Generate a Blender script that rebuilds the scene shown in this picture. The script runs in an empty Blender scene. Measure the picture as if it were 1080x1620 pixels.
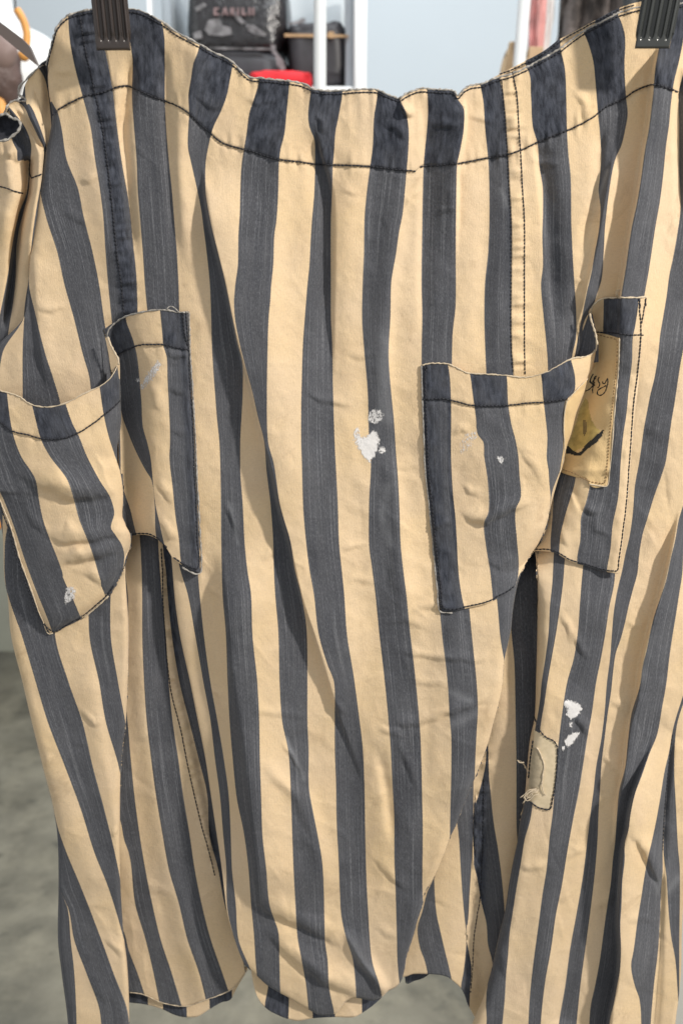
import bpy, bmesh, math, random
import numpy as np
from mathutils import Vector, Matrix
random.seed(7)
scn = bpy.context.scene
COL = scn.collection
R = math.radians

# ---------------------------------------------------------------- camera, light, exposure
PITCH = R(14.0); CZ = 1.45; CY = -0.75; FPX = 1500.0
S = 1.0 / 2000.0                                   # one unit of cloth depth = 0.5 mm
camd = bpy.data.cameras.new('camera'); cam = bpy.data.objects.new('camera', camd); COL.objects.link(cam)
camd.sensor_fit = 'VERTICAL'; camd.sensor_height = 36.0; camd.lens = 36.0 * FPX / 1620.0
cam.location = (0, CY, CZ); cam.rotation_euler = (math.pi / 2 - PITCH, 0, 0)
camd.clip_start = 0.02; camd.clip_end = 60
camd.dof.use_dof = True; camd.dof.focus_distance = 0.765; camd.dof.aperture_fstop = 6.5
scn.camera = cam
world = bpy.data.worlds.new("World"); scn.world = world; world.use_nodes = True
bg = world.node_tree.nodes['Background']; bg.inputs[0].default_value = (0.97, 0.98, 1.0, 1); bg.inputs[1].default_value = 0.60
scn.view_settings.view_transform = 'Standard'; scn.view_settings.look = 'None'
scn.view_settings.exposure = 0.0; scn.view_settings.gamma = 1.0; scn.view_settings.use_curve_mapping = False
scn.render.engine = 'CYCLES'

def area(name, loc, target, size, power, col):
    d = bpy.data.lights.new(name, 'AREA'); d.shape = 'DISK'; d.size = size; d.energy = power; d.color = col
    o = bpy.data.objects.new(name, d); COL.objects.link(o); o.location = loc
    o.rotation_euler = (Vector(target) - Vector(loc)).to_track_quat('-Z', 'Y').to_euler()
    return o
area('shop_spotlight', (1.85, -1.35, 2.75), (0.1, 0, 1.3), 0.17, 78, (1.0, 0.94, 0.86))
area('background_fill_light', (0.3, 1.1, 3.1), (0.2, 2.2, 1.2), 1.6, 27, (0.93, 0.97, 1.0))  # unseen lamp, added to brighten the wall and shelf behind

# ---------------------------------------------------------------- picture-to-place helpers
cp, sp_ = math.cos(PITCH), math.sin(PITCH)
def ray(px, py):
    a = (np.asarray(px, float) - 540) / FPX; b = -(np.asarray(py, float) - 810) / FPX
    return a, cp + b * sp_, -sp_ + b * cp           # x, y(forward), z
def P(px, py, d=0.0):
    """point of the cloth seen at (px,py) standing d cloth units before the hanging plane Y=0"""
    rx, ry, rz = ray(px, py); Y = -np.asarray(d, float) * S
    t = (Y - CY) / ry
    return np.stack([rx * t, Y + 0 * t, CZ + rz * t], -1)
def W(px, py, Y):
    rx, ry, rz = ray(px, py); t = (Y - CY) / ry
    return Vector((float(rx * t), Y, float(CZ + rz * t)))

# ---------------------------------------------------------------- object helpers
def tag(o, label=None, cat=None, group=None, kind=None):
    if label: o['label'] = label
    if cat: o['category'] = cat
    if group: o['group'] = group
    if kind: o['kind'] = kind
    return o
def empty(name, loc):
    o = bpy.data.objects.new(name, None); COL.objects.link(o); o.location = loc; o.empty_display_size = 0.05
    return o
def adopt(o, parent):
    if parent is not None:
        o.parent = parent
        p = parent; off = Vector((0, 0, 0))
        while p is not None:
            off += p.location; p = p.parent
        o.location = -off
    return o
def link(name, me, mat, parent=None, smooth=True):
    o = bpy.data.objects.new(name, me); COL.objects.link(o)
    if mat is not None: me.materials.append(mat)
    if smooth: me.polygons.foreach_set('use_smooth', np.ones(len(me.polygons), bool))
    return adopt(o, parent)

# ---------------------------------------------------------------- materials
def newmat(name):
    m = bpy.data.materials.new(name); m.use_nodes = True
    nt = m.node_tree; return m, nt, nt.nodes['Principled BSDF']
class N:
    def __init__(s, nt): s.nt = nt
    def n(s, t, **k):
        x = s.nt.nodes.new(t)
        for a, b in k.items(): setattr(x, a, b)
        return x
    def put(s, inp, v):
        if isinstance(v, bpy.types.NodeSocket): s.nt.links.new(v, inp)
        elif v is not None: inp.default_value = v
    def math(s, op, a, b=None, c=None, clamp=False):
        x = s.n('ShaderNodeMath', operation=op, use_clamp=clamp)
        s.put(x.inputs[0], a); s.put(x.inputs[1], b); s.put(x.inputs[2], c); return x.outputs[0]
    def mix(s, f, a, b):
        x = s.n('ShaderNodeMix', data_type='RGBA'); s.put(x.inputs[0], f)
        s.put(x.inputs[6], a if isinstance(a, bpy.types.NodeSocket) else (*a, 1)); s.put(x.inputs[7], b if isinstance(b, bpy.types.NodeSocket) else (*b, 1)); return x.outputs[2]
    def mapr(s, v, a, b, c=0.0, d=1.0):
        x = s.n('ShaderNodeMapRange'); s.put(x.inputs[0], v)
        for i, q in enumerate((a, b, c, d)): x.inputs[i + 1].default_value = q
        return x.outputs[0]
    def noise(s, vec, scale, detail=2, rough=0.5, dist=0.0):
        x = s.n('ShaderNodeTexNoise'); s.put(x.inputs['Vector'], vec); x.inputs['Scale'].default_value = scale
        x.inputs['Detail'].default_value = detail; x.inputs['Roughness'].default_value = rough; x.inputs['Distortion'].default_value = dist
        return x.outputs[0]
    def scale(s, vec, v):
        x = s.n('ShaderNodeMapping'); s.put(x.inputs[0], vec); x.inputs['Scale'].default_value = v; return x.outputs[0]

def fabric(name, mode='stripe'):
    m, nt, b = newmat(name); g = N(nt)
    uv = g.n('ShaderNodeUVMap', uv_map='weave').outputs[0]
    sep = g.n('ShaderNodeSeparateXYZ'); g.put(sep.inputs[0], uv)
    co = g.n('ShaderNodeTexCoord').outputs['Object']
    u, v = sep.outputs[0], sep.outputs[1]
    streak = g.noise(g.scale(uv, (30, 1.6, 1)), 1.0, 4, 0.8)
    fleck = g.noise(g.scale(uv, (34, 11, 1)), 1.0, 3, 0.75)
    warp = g.noise(g.scale(uv, (22, 0.25, 1)), 1.0, 2, 0.6)         # slubby warp threads
    streak2 = g.noise(g.scale(uv, (14, 0.35, 1)), 1.0, 2, 0.6)
    weft = g.noise(g.scale(uv, (6, 30, 1)), 1.0, 2, 0.6)
    grain = g.noise(g.scale(uv, (60, 60, 1)), 1.0, 2, 0.7)
    blot = g.noise(co, 9.0, 4, 0.6); blot2 = g.noise(co, 26.0, 4, 0.6, 0.4)
    tw = g.n('ShaderNodeTexWave', wave_type='BANDS', bands_direction='DIAGONAL'); g.put(tw.inputs[0], g.scale(uv, (1, 1, 1)))
    tw.inputs['Scale'].default_value = 9.0; tw.inputs['Distortion'].default_value = 2.5; tw.inputs['Detail'].default_value = 2
    navy = g.n('ShaderNodeAttribute', attribute_name='navy').outputs['Fac']
    rubbed = g.n('ShaderNodeAttribute', attribute_name='rub').outputs['Fac']
    # fuzzy edge where white and indigo warp meet
    ue = g.math('ADD', u, g.mapr(g.noise(g.scale(uv, (3, 55, 1)), 1.0, 1), 0.3, 0.7, -0.016, 0.016))
    par = g.math('MODULO', g.math('FLOOR', ue), 2.0)
    dark = g.math('GREATER_THAN', par, 0.5)
    worn = g.mix(g.mapr(blot2, 0.3, 0.75), (0.062, 0.064, 0.073), (0.098, 0.100, 0.111))
    worn = g.mix(g.math('MULTIPLY', g.mapr(g.noise(co, 14.0, 4, 0.6, 0.5), 0.38, 0.66), 0.5), worn, (0.128, 0.131, 0.143))
    worn = g.mix(g.math('MULTIPLY', g.mapr(streak, 0.55, 0.78), 0.42), worn, (0.20, 0.207, 0.225))
    worn = g.mix(g.math('MULTIPLY', g.mapr(warp, 0.56, 0.64), g.mapr(fleck, 0.3, 0.6, 0.10, 0.75)), worn, (0.23, 0.237, 0.255))
    worn = g.mix(g.math('MULTIPLY', g.mapr(streak2, 0.56, 0.36), 0.40), worn, (0.046, 0.050, 0.063))
    worn = g.mix(g.math('MULTIPLY', g.mapr(fleck, 0.52, 0.76), 0.60), worn, (0.22, 0.227, 0.245))
    worn = g.mix(g.math('MULTIPLY', g.mapr(fleck, 0.48, 0.30), 0.50), worn, (0.038, 0.041, 0.052))
    worn = g.mix(g.math('MULTIPLY', rubbed, g.mapr(grain, 0.3, 0.65)), worn, (0.30, 0.31, 0.33))
    raw = g.mix(g.mapr(g.noise(g.scale(uv, (9, 2.5, 1)), 1.0, 3, 0.6), 0.35, 0.7), (0.013, 0.016, 0.025), (0.075, 0.084, 0.110))
    indigo = g.mix(g.math('MULTIPLY', navy, 0.97, clamp=True), worn, raw)
    indigo = g.mix(g.math('MULTIPLY', g.mapr(grain, 0.45, 0.8), 0.35), indigo, (0.18, 0.19, 0.21))
    ecru = g.mix(g.mapr(blot, 0.35, 0.68), (0.775, 0.598, 0.400), (0.790, 0.588, 0.340))
    ecru = g.mix(g.math('MULTIPLY', g.mapr(blot2, 0.5, 0.8), 0.5), ecru, (0.68, 0.50, 0.33))
    ecru = g.mix(g.math('MULTIPLY', g.mapr(weft, 0.45, 0.75), 0.40), ecru, (0.62, 0.485, 0.325))
    ecru = g.mix(g.math('MULTIPLY', g.mapr(fleck, 0.50, 0.74), 0.40), ecru, (0.57, 0.44, 0.29))
    ecru = g.mix(g.math('MULTIPLY', g.mapr(fleck, 0.47, 0.30), 0.35), ecru, (0.80, 0.68, 0.50))
    ecru = g.mix(g.math('MULTIPLY', g.mapr(streak, 0.5, 0.8), 0.14), ecru, (0.56, 0.43, 0.29))
    soil = g.mapr(g.noise(co, 17.0, 5, 0.7, 0.8), 0.60, 0.76)
    ecru = g.mix(g.math('MULTIPLY', soil, 0.40), ecru, (0.36, 0.235, 0.125))
    if mode == 'label':
        ecru = g.mix(0.75, ecru, (0.69, 0.49, 0.235)); dark = 0.0
    c = g.mix(dark, ecru, indigo)
    g.put(b.inputs['Base Color'], c)
    b.inputs['Roughness'].default_value = 0.92; b.inputs['Specular IOR Level'].default_value = 0.18
    b.inputs['Sheen Weight'].default_value = 0.12; b.inputs['Sheen Roughness'].default_value = 0.5
    h = g.math('ADD', g.math('MULTIPLY', streak, 0.35), g.math('ADD', g.math('MULTIPLY', fleck, 0.55), g.math('ADD', g.math('MULTIPLY', g.noise(co, 70.0, 2, 0.5, 0.6), 0.8), g.math('MULTIPLY', blot2, 1.6))))
    bp = g.n('ShaderNodeBump'); bp.inputs['Strength'].default_value = 0.75; bp.inputs['Distance'].default_value = 0.0010
    g.put(bp.inputs['Height'], h); g.put(b.inputs['Normal'], bp.outputs[0])
    return m
M_FAB = fabric('striped_denim'); M_LABEL = fabric('label_cloth', 'label')

def plain(name, col, rough=0.8, var=0.25, scale=60, metal=0.0, spec=0.5, bump=0.0, coat=0.0):
    m, nt, b = newmat(name); g = N(nt)
    co = g.n('ShaderNodeTexCoord').outputs['Object']
    n1 = g.noise(co, scale, 4, 0.6)
    lo = tuple(c * (1 - var) for c in col); hi = tuple(min(1, c * (1 + var)) for c in col)
    g.put(b.inputs['Base Color'], g.mix(g.mapr(n1, 0.3, 0.7), lo, hi))
    b.inputs['Roughness'].default_value = rough; b.inputs['Metallic'].default_value = metal
    b.inputs['Specular IOR Level'].default_value = spec; b.inputs['Coat Weight'].default_value = coat
    if bump:
        bp = g.n('ShaderNodeBump'); bp.inputs['Strength'].default_value = 0.6; bp.inputs['Distance'].default_value = bump
        g.put(bp.inputs['Height'], n1); g.put(b.inputs['Normal'], bp.outputs[0])
    return m
M_THREAD = plain('dark_thread', (0.022, 0.024, 0.032), 0.8, 0.3, 300)
M_TAN = plain('tan_thread', (0.34, 0.22, 0.11), 0.8, 0.3, 300)
M_FRAY = plain('frayed_edge', (0.36, 0.34, 0.31), 0.95, 0.5, 500)
M_FRAYC = plain('ecru_thread', (0.60, 0.50, 0.365), 0.95, 0.2, 500)
M_CLIP = plain('smoky_clip_plastic', (0.062, 0.050, 0.046), 0.22, 0.12, 40, spec=0.6)
M_CLIPG = plain('grey_clip_plastic', (0.052, 0.056, 0.054), 0.20, 0.12, 40, spec=0.6)
M_STEEL = plain('hanger_steel', (0.55, 0.55, 0.55), 0.25, 0.1, 40, metal=1.0)
M_INK = plain('printed_ink', (0.022, 0.022, 0.02), 0.8, 0.2, 300)
M_OCHRE = plain('olive_print', (0.50, 0.38, 0.135), 0.9, 0.25, 160)

def paint_mat():
    m, nt, b = newmat('dry_white_paint'); g = N(nt)
    uv = g.n('ShaderNodeUVMap', uv_map='weave').outputs[0]
    co = g.n('ShaderNodeTexCoord').outputs['Object']
    cov = g.n('ShaderNodeAttribute', attribute_name='cover').outputs['Fac']
    n1 = g.noise(co, 420, 5, 0.7); n2 = g.noise(g.scale(co, (1600, 1600, 420)), 1.0, 2, 0.6)
    a = g.math('ADD', cov, g.math('ADD', g.mapr(n1, 0.2, 0.8, -0.50, 0.50), g.mapr(n2, 0.25, 0.75, -0.34, 0.34)))
    g.put(b.inputs['Alpha'], g.mapr(a, 0.34, 0.66, 0.0, 0.97))
    g.put(b.inputs['Base Color'], g.mix(g.mapr(n1, 0.3, 0.7), (0.70, 0.69, 0.69), (0.80, 0.785, 0.77)))
    b.inputs['Roughness'].default_value = 0.75
    bp = g.n('ShaderNodeBump'); bp.inputs['Strength'].default_value = 0.6; bp.inputs['Distance'].default_value = 0.0008
    g.put(bp.inputs['Height'], n1); g.put(b.inputs['Normal'], bp.outputs[0])
    return m
M_PAINT = paint_mat()

# ---------------------------------------------------------------- numeric helpers
def pts(s):
    return np.array([[float(a) for a in q.split(',')] for q in s.split()])
def pchip(xk, yk, x):
    xk = np.asarray(xk, float); yk = np.asarray(yk, float)
    if len(xk) == 1: return np.full(np.shape(x), yk[0])
    h = np.diff(xk); d = np.diff(yk) / h; m = np.zeros(len(xk))
    if len(xk) > 2:
        w1 = 2 * h[1:] + h[:-1]; w2 = h[1:] + 2 * h[:-1]
        ok = d[1:] * d[:-1] > 0
        with np.errstate(divide='ignore', invalid='ignore'):
            mm = (w1 + w2) / (w1 / d[:-1] + w2 / d[1:])
        m[1:-1] = np.where(ok, mm, 0)
        # softer than strict pchip so the stripes flow
        fd = (h[:-1] * d[1:] + h[1:] * d[:-1]) / (h[1:] + h[:-1])
        m[1:-1] = 0.5 * m[1:-1] + 0.5 * fd
    m[0] = d[0]; m[-1] = d[-1]
    xc = np.clip(x, xk[0], xk[-1]); i = np.clip(np.searchsorted(xk, xc, 'right') - 1, 0, len(xk) - 2)
    t = (xc - xk[i]) / h[i]
    return ((2*t**3-3*t**2+1)*yk[i] + (t**3-2*t**2+t)*h[i]*m[i] + (-2*t**3+3*t**2)*yk[i+1] + (t**3-t**2)*h[i]*m[i+1])
class Vert:            # x as a function of y
    def __init__(s, txt):
        a = pts(txt) if isinstance(txt, str) else np.array(txt, float)
        a = a[np.argsort(a[:, 1], kind='stable')]; keep = np.r_[True, np.diff(a[:, 1]) > 0.5]; s.a = a[keep]
    def __call__(s, y): return pchip(s.a[:, 1], s.a[:, 0], y)
class Horz:            # y as a function of x
    def __init__(s, txt):
        a = pts(txt) if isinstance(txt, str) else np.array(txt, float)
        a = a[np.argsort(a[:, 0], kind='stable')]; keep = np.r_[True, np.diff(a[:, 0]) > 0.3]; s.a = a[keep]
    def __call__(s, x): return pchip(s.a[:, 0], s.a[:, 1], x)
_rng = np.random.RandomState(11)
_lat = _rng.rand(97, 97) * 2 - 1
def vnoise(x, y, seed=0):
    x = x + seed * 13.7; y = y + seed * 7.3
    i = np.floor(x).astype(int); j = np.floor(y).astype(int); u = x - i; v = y - j
    u = u*u*u*(u*(u*6-15)+10); v = v*v*v*(v*(v*6-15)+10)
    g = lambda a, b: _lat[(a + seed * 31) % 97, (b + seed * 17) % 97]
    return (g(i, j)*(1-u) + g(i+1, j)*u)*(1-v) + (g(i, j+1)*(1-u) + g(i+1, j+1)*u)*v
def sstep(a, b, x):
    t = np.clip((x - a) / (b - a), 0, 1); return t*t*(3-2*t)
def bump(s, wl, wr):
    return np.where(s < 0, np.exp(-(s/wl)**2), np.exp(-(s/wr)**2))
def vridge(x, y, path, amp, wl, wr, e0=60, e1=60):
    """fold running down the cloth: left and right flank widths differ, ends fade out"""
    v = path; y0, y1 = v.a[0, 1], v.a[-1, 1]
    win = sstep(y0 - 5, y0 + e0, y) * (1 - sstep(y1 - e1, y1 + 5, y))
    return amp * win * bump(x - v(y), wl, wr)
def polydist(x, y, p):
    """signed distance to a polyline (positive = right of its direction, i.e. below for left-to-right), and arc position"""
    best = np.full(x.shape, 1e9); sg = np.zeros(x.shape); arc = np.zeros(x.shape); acc = 0
    L = np.hypot(*(np.diff(p, axis=0).T)).sum()
    for a, b in zip(p[:-1], p[1:]):
        d = b - a; l = math.hypot(*d)
        t = np.clip(((x-a[0])*d[0] + (y-a[1])*d[1]) / (l*l), 0, 1)
        ex = x - a[0] - t*d[0]; ey = y - a[1] - t*d[1]; q = np.hypot(ex, ey)
        c = (d[0]*(y-a[1]) - d[1]*(x-a[0])) / l
        m = q < best; best = np.where(m, q, best); sg = np.where(m, np.sign(c), sg); arc = np.where(m, (acc + t*l)/L, arc); acc += l
    return best * sg, arc, best
def crease(x, y, txt, amp, wu=16, wd=7, dip=0.3):
    """bag of cloth above a sharp crease line"""
    p = pts(txt); x0, y0 = p.min(0) - 50; x1, y1 = p.max(0) + 50
    out = np.zeros(x.shape); m = (x > x0) & (x < x1) & (y > y0) & (y < y1)
    if not m.any(): return out
    if amp <= 8: wu, wd, amp = wu*0.72, wd*0.62, amp*0.62
    s, arc, d = polydist(x[m], y[m], p)
    s = s + 2.5*vnoise(x[m]/13, y[m]/13, 14)
    win = np.clip(np.minimum(arc, 1 - arc) / 0.42, 0, 1); win = win*win*(3-2*win)
    win = np.maximum(win, 0.0)
    up = np.where(s < 0, (1+dip)*np.exp(-((s+wd*0.6)/wu)**2), (1+dip)*np.exp(-((wd*0.6)/wu)**2)*np.exp(-(s/(wd*0.5))**2)) - dip*np.exp(-((s-wd*0.3)/wd)**2)
    out[m] = amp * win * up * np.exp(-(np.maximum(0, d-45)/10)**2)
    return out

# ---------------------------------------------------------------- the relief of the hanging cloth
FOLDS = [  # path, height, left flank, right flank, fade in, fade out
 ("322,262 326,300 331,335 336,362 345,400 358,450 368,500 377,540 388,580 399,620 408,660 419,700 431,745 443,800 459,860 468,900 480,950 500,1010 515,1060 530,1110 548,1160 566,1210 590,1270", 30, 3.5, 78, 90, 330),
 ("497,205 503,235 510,262 517,285 523,325 524,400 523,500 524,600 527,640", -15, 24, 3.5, 40, 220),
 ("634,150 640,250 628,330 612,450 604,560 606,640 616,720", 9, 22, 15, 60, 120),
 ("733,158 733,200 728,235 722,265 721,330 720,420", 15, 26, 3, 25, 120),
 ("848,222 856,280 862,330 866,380 872,470 880,560", -13, 5, 20, 30, 120),
 ("976,235 965,275 955,330 945,390 930,450 912,530 902,580", 13, 6, 22, 50, 40),
 ("953,190 949,240 945,300 930,360 915,430", -7, 10, 7, 40, 80),
 ("1045,70 1039,95 1035,120 1030,167 1025,207 1020,233 1013,283 1007,320 999,357 988,430 982,470 976,560 965,640", 34, 3.5, 58, 40, 120),
 ("1078,110 1073,150 1072,220 1074,300 1071,370", -16, 6, 8, 30, 80),
 ("1076,800 1066,853 1058,890 1050,925 1040,960 1027,1003 1015,1057 1010,1100 998,1150 990,1213 976,1290 971,1340", 24, 4, 40, 90, 120),
 ("1040,1150 1027,1190 1013,1227 1003,1257 996,1290 993,1313 987,1340 985,1360 982,1400 980,1430 979,1463 981,1500 978,1550 968,1600 960,1660", 42, 4, 46, 160, 10),
 ("1064,1150 1056,1230 1050,1300 1048,1350 1046,1400 1044,1450 1041,1520 1034,1640", -9, 5, 5, 60, 10),
 ("944,1150 941,1213 938,1280 932,1330 925,1390 914,1450 900,1520 884,1620", -6, 12, 20, 80, 10),
 ("300,60 312,100 300,150 290,190 284,250 287,310 296,380 305,450", 9, 16, 20, 40, 100),
 ("258,60 262,140 268,230 274,330 280,420", -9, 9, 9, 50, 100),
 ("207,85 203,140 196,200 200,260 206,330 212,420", -13, 8, 10, 40, 60),
 ("120,60 135,160 150,260 170,360 182,450", 8, 22, 18, 60, 60),
 ("52,395 56,450 60,500 66,560 80,620", 8, 4, 30, 40, 50),
 ("403,780 416,850 430,910 444,980 455,1040 458,1100", 0, 20, 20, 40, 60),
 ("352,850 362,960 372,1060 386,1160 400,1260 410,1360 418,1460", 36, 17, 70, 120, 90),
 ("262,850 268,940 285,1060 306,1160 325,1250 340,1330 352,1410", -9, 9, 11, 50, 80),
 ("420,1190 440,1230 470,1260 490,1300 503,1350 512,1420", 8, 14, 18, 60, 80),
 ("548,1470 560,1500 575,1525 590,1545 610,1580", 13, 7, 16, 30, 20),
 ("597,1180 606,1220 613,1260 618,1300 622,1340", -7, 8, 10, 40, 40),
 ("610,1135 600,1200 604,1300 600,1400", 3, 25, 25, 40, 40),
 ("700,880 708,980 718,1080 722,1200 716,1290", 7, 30, 24, 60, 60),
 ("768,200 772,300 770,400 766,500 768,580", -5, 18, 16, 60, 50),
 ("668,150 672,220 670,300 668,420 668,560", -6, 7, 16, 30, 120),
 ("598,700 620,760 628,840 636,920 648,1000", 7, 16, 16, 60, 80),
 ("570,200 556,300 548,420 552,560 556,700 560,820", 6, 26, 26, 90, 120),
 ("452,170 440,240 432,330 424,430 420,520 420,600", 7, 24, 24, 60, 120),
 ("140,1030 150,1120 165,1220 182,1320 200,1420", 7, 26, 14, 70, 90),
 ("60,1100 84,1200 112,1290 135,1370 160,1450", 9, 24, 30, 70, 90),
 ("900,1060 893,1150 884,1250 872,1350 862,1450 850,1560", 7, 26, 22, 70, 30),
 ("835,930 832,1000 828,1100", 0, 10, 10, 30, 30),
]
FOLDS = [(Vert(a), b, c, d, e, f) for a, b, c, d, e, f in FOLDS if b]
CREASES = [
 ("602,1034 650,1036 700,1044 752,1047 797,1043", 5, 14, 6), ("648,1078 680,1084 712,1086", 4, 12, 6),
 ("590,1130 604,1138 618,1148 660,1147 700,1132 752,1117 792,1090", 7, 16, 6),
 ("525,1110 535,1122 545,1135", 4, 10, 5), ("594,1158 612,1160 640,1168", 4, 10, 6),
 ("618,1170 636,1192 650,1225 662,1258", 4, 10, 6),
 ("380,1398 400,1416 425,1441 467,1459 515,1481 560,1507", 11, 22, 8),
 ("410,1462 434,1485 471,1522 508,1552 563,1574 600,1580", 12, 20, 9),
 ("582,1348 601,1367 625,1396 650,1420", 5, 14, 7), ("588,1462 610,1480 640,1484", 3, 12, 7),
 ("534,874 556,868 584,860", 4, 10, 6), ("470,616 484,622 500,633 528,640 566,644", 4.5, 14, 6),
 ("540,560 570,566 600,558", 2.5, 12, 8), ("610,735 640,742 668,738", 2.5, 12, 8),
 ("645,968 680,962 720,964", 4, 12, 7), ("545,915 570,922 600,925", 2.5, 12, 8), ("600,988 640,984 690,1000", 3, 12, 8),
 ("995,1312 1010,1333 1025,1358 1043,1392 1050,1430", 12, 16, 8), ("818,1372 840,1376 866,1374", 6, 14, 6),
 ("890,1362 905,1355 930,1345", 4, 12, 6), ("945,1195 962,1208 978,1222 990,1245", 5, 14, 6),
 ("905,1130 918,1148 928,1168", 8, 10, 7), ("960,1110 980,1120 1000,1135", 4, 12, 6),
 ("985,985 1010,992 1022,994", 3.5, 12, 7), ("905,1000 915,1030 932,1045", 5, 12, 7), ("880,970 896,990 905,1020", 4, 10, 6),
 ("1010,700 1030,690 1060,650", 4, 14, 8), ("870,1420 890,1428 910,1400", 3, 12, 7), ("930,1440 960,1430 985,1400", 4, 14, 7),
 ("985,1460 1010,1458 1040,1455", 4, 12, 8), ("770,1480 790,1520 800,1560", 3, 12, 8),
 ("120,1115 140,1140 150,1150 168,1130", 5, 12, 6), ("60,1200 72,1210 90,1196", 5, 12, 6), ("112,1178 125,1180 140,1180", 3, 10, 6),
 ("170,1320 180,1322 190,1308", 4, 8, 5), ("160,1480 180,1498 196,1520", 5, 12, 7), ("120,1440 150,1435 175,1436", 3, 12, 7),
 ("130,1530 150,1560 170,1600", 3, 12, 8), ("205,1170 230,1168 262,1166", 2.5, 10, 6), ("225,1410 250,1408 276,1415", 3.5, 12, 7),
 ("325,925 340,942 356,950", 6, 12, 6), ("322,1085 345,1100 362,1140", 6, 12, 6),
 ("500,180 506,195 510,215", 7, 8, 5), ("628,158 634,172 644,182 660,182", 10, 9, 5), ("385,155 410,165 450,160", 4, 12, 7),
 ("300,140 330,170 365,175", 4, 14, 8), ("535,300 555,308 570,306", 2.5, 10, 7), ("600,195 625,205 645,225", 4, 10, 6),
 ("674,196 700,202 730,198", 5, 12, 7), ("830,250 862,262 895,258", 4, 12, 7), ("900,140 920,165 928,210", 4, 12, 8),
 ("640,330 655,310 668,300", 3, 10, 6), ("690,340 705,335 722,325", 3, 10, 6), ("76,110 100,118 125,116", 4, 12, 8),
 ("120,282 140,288 158,276", 4, 12, 6), ("92,330 120,350 150,352", 3, 14, 8), ("50,485 80,492 110,488", 4, 12, 7),
 ("925,420 920,440 905,438", 4, 8, 5), ("380,1120 400,1128 440,1132 500,1138", 3, 12, 7),
 ("440,1165 452,1188 470,1210 482,1245", 4, 10, 6), ("730,180 760,190 790,205", 3, 12, 7),
 ("350,800 365,815 374,850", 5, 10, 6), ("415,890 425,880 440,870", 4, 9, 6),
]
WAISTPTS = "-20,297 0,296 12,299 25,303 40,300 50,283 60,279 70,230 76,190 83,182 95,172 115,161 135,152 155,148 172,143 185,138 200,136 215,141 240,152 262,160 285,170 300,180 315,195 330,208 350,225 372,233 400,240 430,250 445,253 480,257 500,260 525,261 580,263 625,268 657,271 664,264 700,261 722,259 770,250 800,245 822,238 850,225 880,213 900,205 935,187 960,168 985,157 1005,143 1020,137 1033,134 1055,139 1072,146 1100,150"
TOPPTS = "74,104 78,86 84,64 90,44 100,31 107,25 125,19 145,15 170,13 200,14 215,15 230,20 245,28 260,37 275,48 300,62 315,70 340,84 360,93 372,102 385,115 398,123 410,124 425,125 445,127 470,130 485,135 495,140 520,144 545,143 575,141 597,142 610,148 625,154 631,156 640,150 655,143 668,140 680,141 700,142 718,144 723,151 735,140 745,135 760,133 775,127 790,122 805,118 825,110 850,97 870,86 888,75 905,62 925,48 950,35 975,22 1000,14 1020,10 1050,9 1080,5 1110,3"
WAIST = Horz(WAISTPTS); TOP = Horz(TOPPTS)

_cr = random.Random(23)
FINE = []
for _i in range(330):
    cx_, cy_ = _cr.uniform(20, 1070), _cr.choice([_cr.uniform(180, 900), _cr.uniform(850, 1620), _cr.uniform(850, 1620)])
    an_ = _cr.choice([_cr.gauss(0, 0.45), _cr.gauss(0.9, 0.3), _cr.gauss(-0.8, 0.3), _cr.gauss(1.45, 0.12)])
    ln_ = _cr.uniform(18, 60) * (1.0 if cy_ > 700 else 0.8)
    bend = _cr.uniform(-0.25, 0.25) * ln_
    ux, uy = math.cos(an_), math.sin(an_)
    FINE.append((np.array([(cx_ + t*ux*ln_ - (1-t*t)*uy*bend, cy_ + t*uy*ln_ + (1-t*t)*ux*bend) for t in (-1, -0.5, 0, 0.5, 1)]),
                 _cr.uniform(0.6, 2.0) * (1.0 if cy_ > 700 else 0.7) * _cr.choice([1, 1, -1]), _cr.uniform(2.5, 6.5), _cr.uniform(3, 12)))
def fine(x, y):
    out = np.zeros(x.shape); xx0, xx1, yy0, yy1 = x.min(), x.max(), y.min(), y.max()
    for p, a, w, w2 in FINE:
        x0, y0 = p.min(0) - 26; x1, y1 = p.max(0) + 26
        if x1 < xx0 or x0 > xx1 or y1 < yy0 or y0 > yy1: continue
        m = (x > x0) & (x < x1) & (y > y0) & (y < y1)
        if not m.any(): continue
        s_, arc, d = polydist(x[m], y[m], p)
        win = np.sin(np.clip(arc, 0, 1)*math.pi)**1.3
        out[m] += a * win * np.where(s_ < 0, np.exp(-d/w), np.exp(-d/w2)) * np.clip((25-d)/8, 0, 1)
    return out
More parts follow.
